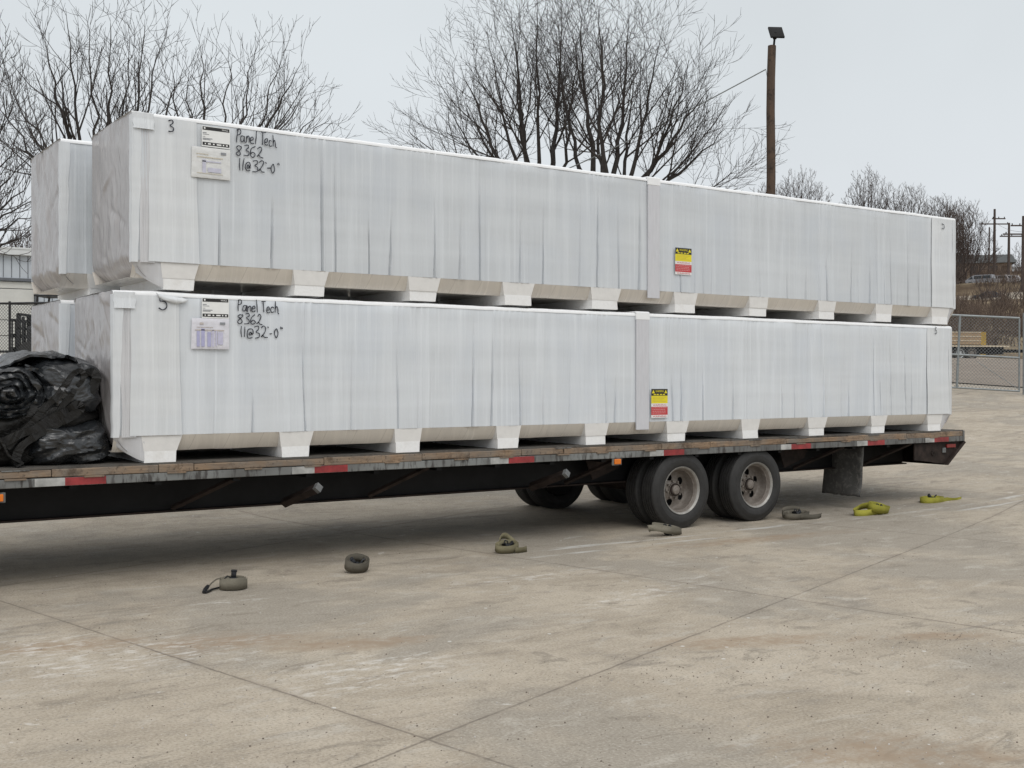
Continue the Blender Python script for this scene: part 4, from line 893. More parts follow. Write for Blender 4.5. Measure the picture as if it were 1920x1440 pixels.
b = MB(); b.tube([p+Vector(v_) for v_ in ((-.18,.005,.036), (-.22,-.045,.02), (-.235,-.065,.012), (-.225,-.075,.008), (-.20,-.055,.01), (-.15,.0,.012), (-.09,.04,.012))], [.014,.016,.012,.009,.009,.007,.006], 6); b.build('end_hook', M['hook'], s1, True)
coil('dark grey coiled strap tilted backwards with hook resting on top', 668, 1072, M['web_dark'], 5, .065, .100, .07, .9, tilt=(R(20), R(-12), 0), hook='lean', rz=.4, seed=2)
coil('olive coiled strap with a raised back loop and hook inside', 950, 1036, M['web_olive'], 5, .075, .105, .06, .75, tilt=(R(14), R(-6), 0), hook='flat', rz=-.1, seed=3, tails=[[(.11,-.02,.035), (.105,.05,.08), (.06,.085,.125), (.0,.075,.13), (-.04,.05,.09)], [(.03,-.085,.02), (.09,-.095,.012), (.16,-.07,.006)]])
coil('flattened dirty grey strap lying in front of the leading trailer tyre', 1246, 1004, M['web_grey'], 4, .12, .17, .065, .33, tilt=(R(10), R(10), 0), hook='flat', rz=-.12, seed=4, lift=.008, tails=[[(-.17,.02,.07), (-.20,.0,.085), (-.12,-.04,.08), (-.03,-.07,.055), (.10,-.085,.035), (.17,-.05,.035)]])
coil('squashed grey strap lying flat behind the second trailer tyre', 1492, 973, M['web_dark'], 4, .13, .19, .06, .5, tilt=(R(8), 0, 0), hook='flat', rz=.1, seed=5, tails=[[(-.05,-.10,.03), (.08,-.12,.028), (.2,-.12,.02), (.27,-.10,.018), (.32,-.07,.02)], [(-.19,.0,.05), (-.1,.09,.09), (.06,.10,.10), (.12,.05,.085)]])
coil('bright yellow strap in a wide messy double loop', 1644, 964, M['web_yellow'], 3, .15, .20, .08, .5, tilt=(R(16), R(4), 0), hook='flat', rz=.25, seed=6, lift=.02, tails=[[(.05,.10,.09), (-.10,.12,.08), (-.22,.09,.055), (-.33,.04,.04), (-.37,-.01,.035), (-.27,-.06,.035), (-.13,-.07,.035), (-.03,-.10,.03)]])
coil('smaller yellow strap coil nearest the trailer tail, its end trailing right', 1747, 946, M['web_yellow'], 4, .13, .18, .085, .6, hook='lean', rz=.0, seed=7, tails=[[(.08,-.095,.035), (.18,-.08,.045), (.27,-.09,.03), (.34,-.11,.025), (.41,-.10,.03), (.46,-.08,.012)]])

# ------------------------------------------------------------------ bare trees
def bez(a, c, d, n): return [a*(1-t_)**2+c*2*t_*(1-t_)+d*t_**2 for t_ in [i/n for i in range(n+1)]]
def branch_out(mt, mc, pts, r0, r1, rr, lev, maxlev, dens, up, minr, lr):
    n = len(pts)-1; rad = [r0+(r1-r0)*(i/n)**.9 for i in range(n+1)]
    (mt if lev == 0 else mc).tube(pts, rad, 6 if r0 > .05 else (4 if r0 > .016 else 3), False)
    if lev >= maxlev: return
    L = sum((pts[i+1]-pts[i]).length for i in range(n)); k = max(2, int(L*dens[min(lev, len(dens)-1)])); side = rr.random()*6.28
    for j in range(k):
        f = (.30 if lev == 0 else .12)+(.70 if lev == 0 else .88)*(j+rr.random()*.9)/k; f = min(f, .985); x = f*n; i = min(int(x), n-1)
        p = pts[i].lerp(pts[i+1], x-i); d = (pts[i+1]-pts[i]).normalized(); side += 2.2+rr.uniform(-.5, .5)
        a = d.orthogonal().normalized(); a.rotate(Matrix.Rotation(side, 3, d)); an = rr.uniform(.42, .80)
        nd = (d*math.cos(an)+a*math.sin(an)).normalized()
        ln = lr[min(lev, len(lr)-1)]*(1-.62*f)*rr.uniform(.65, 1.25); r_ = max(minr, (r0+(r1-r0)*f)*rr.uniform(.4, .6))
        ns = 5 if lev < 2 else 3; q = [p]; cur = nd
        for s in range(ns):
            cur = (cur + Vector((rr.gauss(0,.09), rr.gauss(0,.09), up*(.16+.1*s)+rr.gauss(0,.06)))).normalized(); q.append(q[-1]+cur*(ln/ns))
        branch_out(mt, mc, q, r_, max(minr*.55, r_*.35), rr, lev+1, maxlev, dens, up, minr, lr)
def limb_tree(name, label, base, fork, tips, D, seed, dens, lr, maxlev, trunk_r, minr, mats, up=1.0, dspread=2.2, limb_r=.11, group=None, fsp=70):
    rr = random.Random(seed); th = thing(name, label, 'tree', base, group); mt, mc = MB(), MB()
    base = Vector(base); F_ = at(*fork, D)
    mt.tube([base-Vector((0,0,.3)), base.lerp(F_, .3), base.lerp(F_, .7), F_], [trunk_r*1.35, trunk_r*1.05, trunk_r*.95, trunk_r*.8], 10)
    for tp in tips:
        T = at(tp[0], tp[1], D+rr.uniform(-dspread, dspread)); st = at(fork[0]+max(-fsp, min(fsp, (tp[0]-fork[0])*.30)), fork[1]+rr.uniform(-15, 30), D+rr.uniform(-.4,.4)); d = T-st
        mt.tube([base.lerp(F_, .55), base.lerp(F_, .55).lerp(st, .6)-Vector((0,0,.15)), st], [limb_r*1.5, limb_r*1.2, limb_r], 6, False)
        hv = Vector((d.x, d.y, 0)); c = st + hv*rr.uniform(.50, .64) + Vector((0,0,d.z*rr.uniform(.36, .50)))
        pts = bez(st, c, T, 12); pts = [q+Vector((rr.gauss(0,.04), rr.gauss(0,.04), rr.gauss(0,.03))) if 0 < i else q for i, q in enumerate(pts)]
        branch_out(mt, mc, pts, limb_r*rr.uniform(.75, 1.15), minr*.7, rr, 0, maxlev, dens, up, minr, lr)
    mt.build('trunk', mats[0], th, True, fix=False); mc.build('crown', mats[1], th, False, fix=False)
    return th
def gb(px, py, D): p = at(px, py, D); p.z = ground_h(p.x, p.y); return p
TB = (M['bark'], M['twig'])
limb_tree('bare_tree', 'large bare tree directly behind the middle of the bundles, crown leaning left', gb(1015, 700, 35), (1018, 392),
    [(785,272),(830,180),(862,120),(915,60),(958,15),(1005,-5),(1055,5),(1088,60),(1050,150),(890,215),(965,110)], 35, 21, (1.9,3.5,5.6), (3.4,1.5,.62), 3, .24, .0052, TB, .26, 2.6, .10, 'bare trees behind the trailer', 26)
limb_tree('bare_tree', 'large bare tree left of the wooden pole, crown leaning right over the bundles', gb(1150, 700, 34), (1138, 402),
    [(1040,40),(1082,5),(1125,5),(1180,10),(1240,50),(1295,110),(1335,160),(1362,240),(1385,318),(1310,265),(1190,110),(1120,140)], 34, 22, (1.9,3.5,5.6), (3.4,1.5,.62), 3, .24, .0052, TB, .26, 2.6, .10, 'bare trees behind the trailer', 26)
limb_tree('bare_tree', 'bare tree at the left whose dense crown rises above the upper bundle corner', gb(200, 700, 24), (195, 405),
    [(-25,165),(0,110),(30,195),(78,60),(125,15),(165,25),(210,45),(245,65),(275,30),(312,35),(340,125),(20,255),(100,140),(235,120),(60,290)], 24, 23, (2.1,3.4,3.8), (2.1,1.0,.45), 3, .17, .0048, TB, .36, 1.6, .064, 'bare trees behind the trailer', 20)
limb_tree('bare_tree', 'thin bare tree behind the writing on the upper bundle', gb(385, 700, 24), (388, 375),
    [(350,105),(380,75),(432,85),(482,75),(535,85),(565,115),(575,165),(595,215),(628,215),(550,190),(465,130),(610,250),(315,110)], 24, 24, (2.0,3.3,3.8), (1.8,.9,.42), 3, .14, .0048, TB, .36, 1.6, .05, 'bare trees behind the trailer', 22)
limb_tree('bare_tree', 'bare tree at the left edge of the photo with low drooping limbs', gb(-190, 700, 22), (-185, 470),
    [(10,95),(40,150),(60,215),(75,265),(70,320),(80,360),(75,400),(60,440),(-60,60),(20,190),(-100,20)], 22, 25, (3.4,3.8,3.0), (1.3,.7,.4), 3, .17, .0062, TB, .75, 1.2, .05, 'bare trees behind the trailer', 42)
limb_tree('bare_tree', 'small distant bare tree above the metal building roof', gb(42, 600, 95), (42, 520), [(20,455),(30,440),(42,432),(52,442),(62,450),(70,440)], 95, 26, (3,3.2), (2,1.1), 2, .2, .02, (M['barkfar'], M['barkfar']), .8, 1, .09)
# hilltop trees
hb = (M['barkfar'], M['barkfar'])
def hill_tree(label, px, ytop, half, ybase, D, seed, n=9, red=0, minr=.028):
    rr = random.Random(seed); tips = []
    for k in range(n):
        u = -1+2*k/(n-1); tips.append((px+u*half*rr.uniform(.85,1.1), ytop+(ybase-ytop)*(.55*abs(u)**2.2)+rr.uniform(-4, 10)))
    p = gb(px, ybase, D); f = (px, ybase-(ybase-ytop)*.18)
    return limb_tree('hill_tree', label, p, f, tips, D, seed, (1.15,1.5,1.6), (4.4,2.1,1.0), 3 if n > 8 else 2, .36, minr, hb, .6, 3, .15, 'bare trees along the hilltop', half*.35)
hill_tree('rounded bare hilltop tree just right of the wooden pole', 1497, 330, 66, 440, 245, 31, 15)
hill_tree('bare hilltop tree with forked trunk, second from the wooden pole', 1628, 330, 52, 450, 235, 32, 13)
hill_tree('spreading bare hilltop tree between the forked tree and the bundle end', 1702, 355, 52, 455, 232, 33, 13)
hill_tree('low bare hilltop tree just above the upper bundle corner', 1765, 382, 42, 470, 228, 34, 13)
hill_tree('dark twiggy tree rising directly behind the right end of the upper bundle', 1786, 400, 42, 560, 200, 48, 17)
hill_tree('wide bare tree in front of the tan brick house, right of the upper bundle', 1806, 388, 64, 555, 214, 35, 19)
hill_tree('small bare hilltop tree tucked behind the wooden pole', 1432, 352, 24, 430, 250, 36, 9)
hill_tree('bare tree near the right edge behind the grey roofed house', 1912, 470, 34, 560, 262, 37, 9)
for k, (px, yb, D, hh, lb) in enumerate(((1846,600,165,62,'slender bare sapling left of the dark parked car'), (1880,600,160,70,'bare many stemmed sapling right of the dark parked car'), (1917,600,160,80,'bare sapling at the right edge below the parked cars'))):
    hill_tree(lb, px, yb-hh, 24, yb, D, 41+k, 6, minr=.022)
# brush on the slope
br = MB(); rr = random.Random(8)
for _ in range(1300):
    D_ = 97+160*rr.random()**1.1; px_ = rr.uniform(1500, 2150)
    p = gb(px_, 600, D_); t_ = tt(p.x, p.y)
    if 172 < t_ < 204 or 208 < t_ < 228:
        if rr.random() < .72: continue
    x, y, z = p; hh = rr.uniform(.7, 2.0)*(1+D_/300)
    for k in range(rr.randint(10, 18)):
        a = rr.uniform(0, 6.28); sp_ = rr.uniform(.1, 1.0); q0 = Vector((x+rr.gauss(0,.4), y+rr.gauss(0,.4), z)); q1 = q0+Vector((math.cos(a)*sp_*hh*.6, math.sin(a)*sp_*hh*.6, hh*rr.uniform(.5, 1.05))); md = q0.lerp(q1, .55)+Vector((rr.gauss(0,.1), rr.gauss(0,.1), .12*hh))
        br.tube([q0, md, q1], [.035,.026,.012], 3, False)
stuff(br.build('brush', M['brush'], fix=False))
b = MB(); c_ = [gb(px_, 595, 119) for px_ in range(1600, 2100, 20)]
b.tube([p+Vector((0,0,.25+.05*math.sin(k*2))) for k, p in enumerate(c_)], .22, 8); tag(b.build('log_edging', M['flange']), 'dark low timber edging running along the foot of the brushy hill', 'edging')

# ------------------------------------------------------------------ wooden pole with floodlight
p0 = gb(1441, 700, 32); ptop = at(1447, 86, 32)
lp = thing('light_pole', 'brown wooden pole with a tilted dark floodlight on top', 'light pole', p0)
b = MB(); pts = [p0.lerp(ptop, k/10)+Vector((.025*math.sin(k*1.3), 0, 0)) for k in range(11)]; b.tube(pts, [.14-.027*k/10 for k in range(11)], 16); b.build('pole', M['polewood'], lp, True)
L0 = ptop+Vector((.04,-.03,-.1)); L1 = at(1451, 70, 32)+Vector((.0,-.03,0)); b = MB(); b.tube([L0, L1], .03, 8); b.tube([L1-Vector((0,0,.05)), L1+Vector((.02,0,.12))], .055, 8); b.build('bracket', M['frame'], lp)
Lc = at(1455.5, 61, 32); Rl = Matrix.Translation(Lc) @ Matrix.Rotation(-YAW+R(4), 4, 'Z') @ Matrix.Rotation(R(52), 4, 'X') @ Matrix.Shear('XY', 4, (0,0)) 
b = MB(); b.cbox((-.20,-.23,-.03), (.20,.23,.03), .015, Rl); lh = b.build('lamp_head', M['frame'], lp, True)
b = MB(); b.box((-.18,-.21,-.034), (.18,.02,-.0305), Rl); b.box((-.18,.035,-.034), (.18,.21,-.0305), Rl); b.build('lamp_glass', M['panel'], lh)
w0 = at(1436, 130, 32); w1 = at(560, 470, 36)
b = MB(); n = 24; b.tube([w0.lerp(w1, k/n)-Vector((0,0,1.4*math.sin(math.pi*k/n)*.5)) for k in range(n+1)], .017, 4); b.tube([w0, w0+Vector((.06,0,-.25)), w0+Vector((.12,0,-.45))], .01, 4)
tag(b.build('overhead_cable', M['galv']), 'grey cable running from the wooden pole down behind the bare tree', 'cable')

# ------------------------------------------------------------------ chain link
def chainlink(b, A, B, h, dz, step, rad):
    """two families of diagonal wires woven over a panel from A to B (base points)"""
    A, B = Vector(A), Vector(B); L = (Vector((B.x-A.x, B.y-A.y, 0))).length; d = B-A; nrm = Vector((-(B.y-A.y), B.x-A.x, 0)).normalized()
    def pt(x, z): return A + d*(x/L) + Vector((0,0,dz+z))
    for fam in (1, -1):
        x = -h
        while x < L+h:
            xa, xb, za, zb_ = x, x+h*fam, 0, h
            pts = []
            for z in (0, h):
                pts.append((x+fam*z, z))
            (x0, z0), (x1, z1) = pts
            def clip(x0, z0, x1, z1):
                if x0 > x1: x0, z0, x1, z1 = x1, z1, x0, z0
                if x1 <= 0 or x0 >= L: return None
                if x0 < 0: u = -x0/(x1-x0); x0, z0 = 0, z0+(z1-z0)*u
                if x1 > L: u = (L-x0)/(x1-x0); x1, z1 = L, z0+(z1-z0)*u
                return x0, z0, x1, z1
            c = clip(x0, z0, x1, z1)
            if c: b.tube([pt(c[0], c[1])+nrm*fam*rad, pt(c[2], c[3])+nrm*fam*rad], rad, 3, False)
            x += step
A = at(1745, 731, 29.2); B = at(1911, 737, 28.8); A.z = at(1745, 725.5, 29.2).z; B.z = at(1911, 735, 28.8).z
gt = thing('chain_link_gate', 'galvanised chain link gate closing the yard behind the trailer tail', 'gate', A)
dd = (B-A).normalized(); Zv = Vector((0,0,1)); HG = 1.86
def pp(b, u, z0, z1, r_=.03): b.tube([A.lerp(B, u)+Zv*z0, A.lerp(B, u)+Zv*z1], r_, 10)
b = MB()
for z, r_ in ((.02,.025), (.86,.028), (HG,.03)): b.tube([A+Zv*z, B+Zv*z], r_, 10)
pp(b, 0, 0, HG); pp(b, 1, 0, HG, .022); b.build('gate_frame', M['galv'], gt, True)
u_ = (1797-1745)/(1911-1745); b = MB(); b.tube([A.lerp(B, u_-.015)+Zv*.02, A.lerp(B, u_)+Zv*.86, A.lerp(B, u_+.02)+Zv*HG], .03, 10); b.build('gate_upright', M['galv'], gt, True)
b = MB(); b.tube([A.lerp(B, .52)+Zv*.72, A.lerp(B, 1)+Zv*.06], .008, 6); b.build('brace_rod', M['galv'], gt)
b = MB(); chainlink(b, A, B, HG-.02, .02, .085, .0042); b.build('chain_link', M['wire'], gt, fix=False)
C_ = B+dd*.12; D_ = B+dd*3.2; D_.z = C_.z-.12
fp = thing('chain_link_fence', 'galvanised chain link fence panel at the right edge beside the gate', 'fence', C_)
b = MB(); b.tube([C_-Zv*.3, C_+Zv*2.0], .04, 12); b.build('fence_post', M['galv'], fp, True)
b = MB(); b.tube([D_-Zv*.3, D_+Zv*2.0], .04, 12); b.build('fence_post', M['galv'], fp, True)
b = MB(); b.tube([C_+Zv*1.86, D_+Zv*1.86], .022, 10); b.build('top_rail', M['galv'], fp, True)
b = MB(); chainlink(b, C_, D_, 1.84, .0, .085, .0042); b.build('chain_link', M['wire'], fp, fix=False)
# left fence
A2 = at(-130, 700, 29); B2 = at(330, 700, 27.6); A2.z = ground_h(A2.x, A2.y); B2.z = ground_h(B2.x, B2.y)
zt = at(0, 571, 29).z; lf = thing('chain_link_fence', 'black coated chain link fence in front of the metal building', 'fence', A2)
for k in range(4):
    q = A2.lerp(B2, k/3); b = MB(); b.tube([q-Zv*.2, Vector((q.x, q.y, zt+.05))], .03, 10); b.build('fence_post', M['blackpipe'], lf, True)
b = MB(); b.tube([Vector((A2.x,A2.y,zt)), Vector((B2.x,B2.y,zt))], .028, 10); b.build('top_rail', M['blackpipe'], lf, True)
b = MB(); AA = Vector((A2.x,A2.y,A2.z)); BB = Vector((B2.x,B2.y,A2.z)); chainlink(b, AA, BB, zt-A2.z, 0, .085, .005); b.build('chain_link', M['blackwire'], lf, fix=False)

# ------------------------------------------------------------------ metal building, forklift, barrier
Db = 40; e0 = at(-420, 462, Db); az = math.atan2(ray(30,0).x, ray(30,0).y)
bx = Vector((1,0,0)); bx = Vector((math.cos(-R(6)), math.sin(-R(6)), 0)); by = Vector((-bx.y, bx.x, 0))
c0 = at(30, 465, Db); O = c0 - bx*9; O.z = ground_h(c0.x, c0.y)-.2; TOPZ = c0.z-O.z
Mb = Matrix((( bx.x, by.x, 0, O.x), (bx.y, by.y, 0, O.y), (0,0,1,O.z), (0,0,0,1)))
bd = thing('metal_building', 'low grey metal sided building with white trim and an overhead door', 'building', O)
zd = at(30, 527, Db).z-O.z; zs = TOPZ; dl, dr = 3.6, 9+ (at(66,0,Db)-c0).dot(bx)
b = MB(); b.box((0,0,zd), (20,.2,zs-.25), Mb); b.box((0,0,0), (dl,.2,zd), Mb); b.box((dr+.12,0,0), (20,.2,zd), Mb); b.box((0,.2,0), (20,14,zs-.3), Mb); b.build('wall', M['siding'], bd)
b = MB(); x = .1
while x < 20:
    z0 = zd+.12 if dl-.1 < x < dr+.15 else 0
    b.box((x,-.016,z0), (x+.022,0,zs-.27), Mb); x += .265
b.build('siding_seam', M['seam'], bd)
b = MB(); b.box((-.2,-.22,zs-.26), (20.2,.0,zs-.06), Mb); b.box((-.2,-.24,zs-.06), (20.2,.05,zs), Mb); b.build('eave_trim', M['trimw'], bd)
b = MB(); b.add([Mb @ Vector(v_) for v_ in ((-.2,-.2,zs+.003),(20.2,-.2,zs+.003),(20.2,7,zs+.6),(-.2,7,zs+.6),(20.2,14.2,zs),(-.2,14.2,zs))], [(0,1,2,3),(3,2,4,5)]); b.build('roof', M['siding'], bd)
b = MB(); b.box((dl,-.05,zd), (dr+.12,-.002,zd+.1), Mb); b.box((dr,-.05,0), (dr+.12,-.002,zd), Mb); b.build('door_frame', M['seam'], bd)
b = MB()
z = 0
while z < zd-.05: z1 = min(z+.55, zd-.01); b.cbox((dl+.02,.05,z+.012), (dr-.01,.1,z1-.012), .012, Mb); z = z1
b.build('overhead_door', M['doorp'], bd)
p = at(0, 665, 31.5); b = MB(); q0 = at(-300, 663, 31.5); q1 = at(300, 668, 30.5); q0.z = q1.z = p.z
dv = (q1-q0).normalized(); nv_ = Vector((-dv.y, dv.x, 0)); zg = ground_h(p.x, p.y)-.2
b.add([q0+Vector((0,0,zg-q0.z)), q1+Vector((0,0,zg-q1.z)), q1, q0, q0+nv_*.5+Vector((0,0,zg-q0.z)), q1+nv_*.5+Vector((0,0,zg-q1.z)), q1+nv_*.45, q0+nv_*.45], [(0,1,2,3),(3,2,6,7),(5,4,7,6),(1,5,6,2),(4,0,3,7)])
tag(b.build('concrete_barrier', M['whiteblock']), 'low white barrier behind the black chain link fence', 'barrier')
fk = at(52, 640, 36); fz = ground_h(fk.x, fk.y); fo = Vector((fk.x, fk.y, fz))
fl = thing('forklift', 'black forklift behind the left chain link fence, partly hidden by the bundles', 'forklift', fo)
fx = Vector((RGT.x, RGT.y, 0)).normalized(); fy = Vector((-fx.y, fx.x, 0)); Mf = Matrix(((fx.x,fy.x,0,fo.x),(fx.y,fy.y,0,fo.y),(0,0,1,fo.z),(0,0,0,1)))
ztop = at(45, 589, 36).z-fz
b = MB()
for yy in (-.42, .34): b.box((-.18,yy,.1), (-.06,yy+.08,ztop), Mf); b.box((-.02,yy+.01,.1), (.06,yy+.07,ztop-.1), Mf)
for z in (.5, ztop-.5, ztop-.06): b.box((-.15,-.42,z), (-.05,.42,z+.07), Mf)
b.build('mast', M['fork'], fl)
b = MB()
for yy in (-.5,-.25,0,.25,.46): b.box((-.30,yy,.35), (-.26,yy+.04,1.35), Mf)
b.box((-.31,-.52,1.3), (-.25,.52,1.38), Mf); b.box((-.31,-.52,.35), (-.25,.52,.5), Mf); b.box((-.31,-.52,.8), (-.25,.52,.92), Mf)
for yy in (-.38, .26): b.box((-1.1,yy,.34), (-.28,yy+.12,.40), Mf)
b.build('fork_carriage', M['fork'], fl)
b = MB(); b.cbox((.15,-.5,.3), (1.9,.5,1.15), .08, Mf); b.cbox((1.3,-.52,.4), (2.3,.52,1.3), .12, Mf); b.build('body', M['fork'], fl)
b = MB()
for xx in (.35, 1.75):
    for yy in (-.45, .45): b.tube([Mf @ Vector((xx,yy,1.1)), Mf @ Vector((xx+(.15 if xx < 1 else -.1),yy,2.1))], .035, 6)
b.box((.4,-.5,2.08), (1.75,.5,2.13), Mf); b.build('overhead_guard', M['fork'], fl)
for xx, r_ in ((.25,.34), (1.85,.27)):
    for yy in (-.55, .38):
        b = MB(); b.lathe([(.0,0),(r_*.5,0),(r_,.01),(r_,.16),(r_*.5,.17),(0,.17)], 24, Mf @ Matrix.Translation((xx, yy, r_))); b.build('wheel', M['rubber'], fl, True)
b = MB(); b.box((-1.0,-.5,.9), (-.5,-.44,1.12), Mf); 

# ------------------------------------------------------------------ yard beyond the gate: lumber trailer
a0 = at(1640, 668, 78); a1 = at(1893, 668, 80)
LZ = ground_h(a1.x, a1.y); ux = Vector((a1.x-a0.x, a1.y-a0.y, 0)); LL = ux.length; ux.normalize(); uy = Vector((-ux.y, ux.x, 0))
Ml = Matrix(((ux.x,uy.x,0,a0.x),(ux.y,uy.y,0,a0.y),(0,0,1,LZ+.05),(0,0,0,1)))
lt = thing('lumber_trailer', 'black flatbed trailer parked in the yard beyond the gate', 'trailer', Ml.translation)
z_deck = at(1850, 648, 80).z-LZ-.05; xd = lambda px: ((at(px,650,79.5)-a0).dot(ux))
b = MB(); b.box((0,0,z_deck-.1), (LL,2.4,z_deck), Ml); b.build('deck', M['lumline'], lt)
b = MB(); b.box((0,.1,z_deck-.62), (LL-.4,2.3,z_deck-.1), Ml); b.box((LL-.4,.7,z_deck-.45), (LL+2.4,.9,z_deck-.25), Ml); b.box((LL-.4,1.5,z_deck-.45), (LL+2.4,1.7,z_deck-.25), Ml); b.build('frame', M['frame'], lt)
for px in (1772, 1797, 1822):
    for yy in (.02, 1.95):
        r_ = .47; wx = xd(px); b = MB(); Mw = Ml @ Matrix.Translation((wx, yy, r_)); b.lathe([(.2,.03),(.3,0),(r_,.04),(r_,.36),(.2,.4)], 28, Mw); o = b.build('wheel', M['rubber'], lt, True)
        b = MB(); b.lathe([(.0,.07),(.12,.04),(.2,.06),(.28,-.004),(.31,-.006),(.31,.02)], 28, Mw); b.build('rim', M['lightsteel'] if px == 1797 else M['rim'], o, True)
b = MB(); b.box((xd(1838),-.02,z_deck-.75), (xd(1850),.05,z_deck-.6), Ml); b.build('toolbox', M['yellowend'], lt)
ls = thing('lumber_stack', 'strapped stack of tan lumber with yellow painted ends on the parked trailer', 'lumber', Ml @ Vector((0,0,z_deck)))
hs = (at(1820,622,79.5).z-LZ-.05)-z_deck-.06; xe0, xe1 = .3, xd(1843)
b = MB()
for k in range(3): b.box((xe0,.15,z_deck+.06+k*hs/3), (xe1,2.2,z_deck+.06+(k+1)*hs/3-.06), Ml)
b.build('board_layer', M['tanwood'], ls)
b = MB()
for k in range(3): b.box((xe0,.12,z_deck+.06+(k+1)*hs/3-.058), (xe1,2.2,z_deck+.06+(k+1)*hs/3-.002), Ml)
b.build('sticker_board', M['lumline'], ls)
b = MB(); b.box((xe1+.002,.14,z_deck+.02), (xd(1854),2.2,z_deck+.06+hs), Ml); b.build('painted_end', M['yellowend'], ls)

# ------------------------------------------------------------------ hill: house, vehicles, utility poles
def frame_at(p, rz): c, s = math.cos(rz), math.sin(rz); return Matrix(((c,-s,0,p.x),(s,c,0,p.y),(0,0,1,p.z),(0,0,0,1)))
hp = gb(1843, 525, 262); hp.z -= .6
hs_ = thing('brick_house', 'tan brick house with dark roof on the hilltop', 'house', hp); Mh = frame_at(hp, -YAW-.25) @ Matrix.Scale(1.62, 4)
b = MB(); b.box((-3.6,-3.5,0), (3.2,3.5,2.6), Mh); b.build('wall', M['brick'], hs_)
b = MB()
b.add([Mh @ Vector(v_) for v_ in ((-4.2,-4.0,2.5),(3.8,-4.0,2.5),(3.8,4.0,2.5),(-4.2,4.0,2.5),(-4.2,0,4.0),(3.8,0,4.0))], [(0,1,5,4),(2,3,4,5),(0,4,3),(1,2,5),(0,3,2,1)]); b.build('roof', M['roof'], hs_)
for x in (-2.2, .3): 
    b = MB(); b.box((x,-3.54,1.0), (x+1.1,-3.505,2.1), Mh); b.build('window', M['glass'], hs_)
b = MB(); b.box((1.9,-3.54,.1), (2.8,-3.505,2.1), Mh); b.build('door', M['brush'], hs_)
hp2 = gb(1915, 520, 285); h2 = thing('grey_house', 'low grey roofed house at the right edge on the hilltop', 'house', hp2); Mh2 = frame_at(hp2, -YAW-.1) @ Matrix.Scale(1.6, 4)
b = MB(); b.box((-3.0,-3,0), (6,3,2.2), Mh2); b.build('wall', M['brick'], h2)
b = MB(); b.add([Mh2 @ Vector(v_) for v_ in ((-3.4,-3.4,2.15),(6.4,-3.4,2.15),(6.4,3.4,2.15),(-3.4,3.4,2.15),(-3.4,0,3.2),(6.4,0,3.2))], [(0,1,5,4),(2,3,4,5),(0,4,3),(1,2,5),(0,3,2,1)]); b.build('roof', M['steel'], h2)
b = MB(); b.box((-1,-3.04,.8), (.6,-3.005,1.7), Mh2); b.build('window', M['glass'], h2)
def car(nm, label, cat, px, py, D, rz, prof, glass, wheels, W, mat):
    p = gb(px, py, D); p.z += .02; th = thing(nm, label, cat, p, 'vehicles parked on the hill'); Mc = frame_at(p, rz)
    b = MB(); n = len(prof); vs = []
    for yy, k in ((-W/2,0), (-W/2+.0,0), (W/2,0)): pass
    def ins(z): return .16*max(0, (z-.95)) 
    vs = [Mc @ Vector((x, -W/2+ins(z), z)) for x, z in prof]+[Mc @ Vector((x, W/2-ins(z), z)) for x, z in prof]
    b.add(vs, [tuple(range(n)), tuple(range(2*n-1, n-1, -1))]+[(i, (i+1)%n, (i+1)%n+n, i+n) for i in range(n)]); b.build('body', mat, th)
    for poly in glass:
        for s in (-1, 1):
            b = MB(); b.add([Mc @ Vector((x, s*(W/2-ins(z)+.012), z)) for x, z in poly], [tuple(range(len(poly)))]); b.build('window', M['glass'], th)
    for wx in wheels:
        for yy in (-W/2-.02, W/2-.2):
            b = MB(); Mw = Mc @ Matrix.Translation((wx, yy, .34)); b.lathe([(0,.02),(.18,0),(.34,.02),(.34,.2),(.18,.22),(0,.2)], 20, Mw); o = b.build('wheel', M['rubber'], th, True)
            b = MB(); b.lathe([(0,-.006),(.19,-.006)], 16, Mw); b.build('rim', M['steel'], o)
    return th
VAN = [(-2.3,.35),(-2.4,.9),(-2.1,1.1),(-1.1,1.75),(-.8,1.85),(2.3,1.85),(2.45,1.2),(2.4,.35)]
SUV = [(-2.3,.35),(-2.35,.85),(-1.4,1.02),(-.8,1.6),(1.9,1.65),(2.3,1.05),(2.35,.35)]
PICK = [(-2.6,.4),(-2.65,.95),(-1.5,1.05),(-.9,1.65),(.45,1.68),(.75,1.08),(2.6,1.05),(2.6,.45)]
SED = [(-2.3,.32),(-2.35,.75),(-1.25,.92),(-.5,1.38),(.9,1.4),(1.6,.98),(2.25,.9),(2.3,.35)]
car('parked_van', 'silver van with a sloping nose parked at the left of the hill lot', 'van', 1838, 533, 209, -YAW-.75, VAN, [[(-1.9,1.12),(-1.15,1.66),(-1.0,1.12)], [(-.85,1.15),(-.85,1.7),(.5,1.72),(.5,1.15)], [(.65,1.15),(.65,1.72),(2.1,1.7),(2.2,1.2)]], (-1.5, 1.5), 1.9, M['silver'])
car('parked_suv', 'pale suv parked between the silver van and the utility pole', 'suv', 1873, 534, 212, -YAW-1.0, SUV, [[(-1.2,1.05),(-.75,1.5),(.2,1.53),(.2,1.05)], [(.35,1.05),(.35,1.53),(1.8,1.55),(2.05,1.1)]], (-1.5, 1.45), 1.85, M['whitecar'])
car('parked_pickup', 'pale pickup parked rightmost on the hill lot', 'pickup', 1902, 533, 210, -YAW-.8, PICK, [[(-1.3,1.08),(-.85,1.55),(-.25,1.57),(-.25,1.08)], [(-.15,1.08),(-.15,1.57),(.4,1.58),(.6,1.12)]], (-1.7, 1.6), 1.9, M['whitecar'])
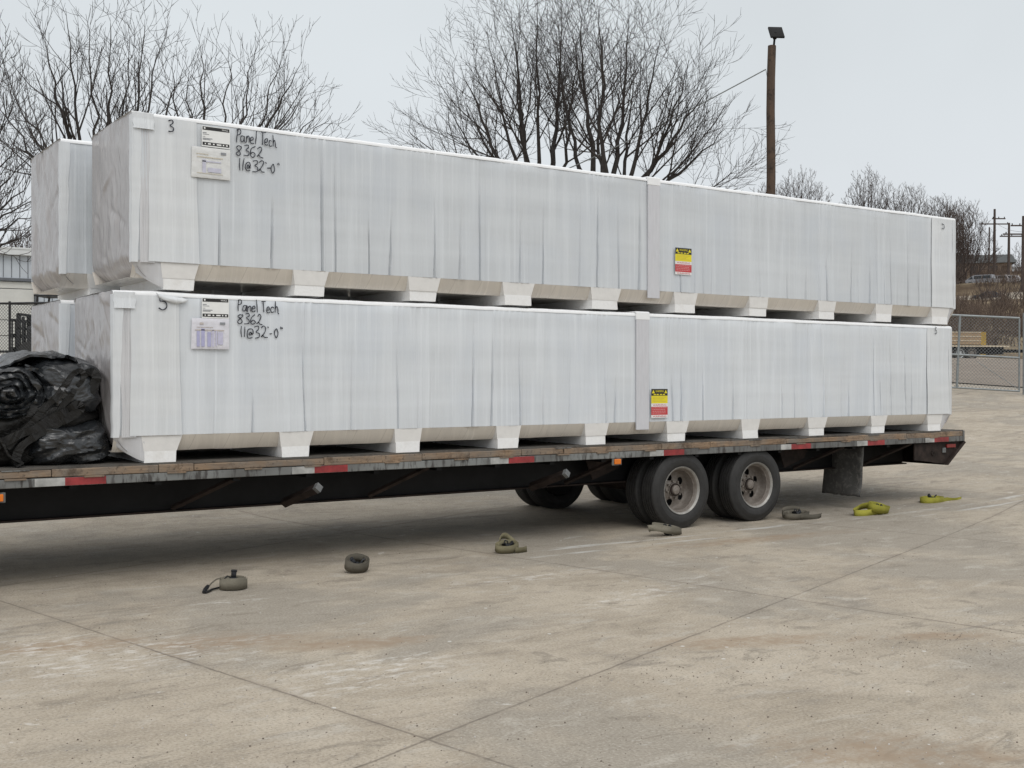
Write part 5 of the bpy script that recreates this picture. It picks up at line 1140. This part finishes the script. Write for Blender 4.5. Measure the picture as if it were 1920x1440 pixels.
car('parked_car', 'dark blue car parked alone on the lower terrace of the hill', 'car', 1852, 566, 189, -YAW-.2, SED, [[(-1.1,.94),(-.45,1.32),(.15,1.34),(.15,.94)], [(.25,.94),(.25,1.34),(.85,1.34),(1.4,.98)]], (-1.45, 1.4), 1.8, M['bluecar'])
def upole(label, px, ytop, ybase, D, arms, r_=.16):
    p = gb(px, ybase, D); top = at(px+1, ytop, D); th = thing('utility_pole', label, 'utility pole', p, 'utility poles on the hill')
    b = MB(); b.tube([p-Zv*.3, p.lerp(top, .5), top], [r_*1.15, r_, r_*.8], 10); b.build('pole', M['barkfar'], th, True)
    rd = Vector((RGT.x, RGT.y, 0)).normalized(); pins = []
    for dy, hw, off in arms:
        c = at(px+1, ytop+dy, D); b = MB(); b.box((-hw+off,-.11,-.11), (hw+off,.11,.11), Matrix(((rd.x,-rd.y,0,c.x),(rd.y,rd.x,0,c.y),(0,0,1,c.z),(0,0,0,1)))); o = b.build('cross_arm', M['barkfar'], th)
        for s in (-.85, 0.0, .85):
            q = c+rd*(off+s*hw); b = MB(); b.tube([q+Zv*.06, q+Zv*.36], [.08,.11], 6); b.build('insulator', M['frame'], o); pins.append(q+Zv*.36)
    return pins
pa = upole('tall utility pole with two cross arms behind the parked suv', 1864, 392, 525, 225, ((18,1.3,.8), (28,3.0,0)), .26)
pb_ = upole('shorter utility pole with one cross arm in front of the grey roof', 1891, 418, 530, 212, ((25,2.2,.5),), .24)
pc = upole('tall utility pole at the right edge of the photo', 1918, 405, 560, 190, ((18,1.5,-.6), (34,3.4,0)), .28)
upole('thin bare utility pole close left of the tall two armed pole', 1854, 426, 528, 230, (), .16)
for k, (q0, q1) in enumerate(((pa[4], pc[4]), (pb_[0], pc[3]), (pb_[2], pc[5]))):
    b = MB(); b.tube([q0.lerp(q1, i/10)-Zv*(.5*math.sin(math.pi*i/10)) for i in range(11)], .03, 3, False)
    tag(b.build('power_line', M['barkfar'], fix=False), 'thin dark power line sagging between the utility poles on the hill', 'cable', 'power lines on the hill')
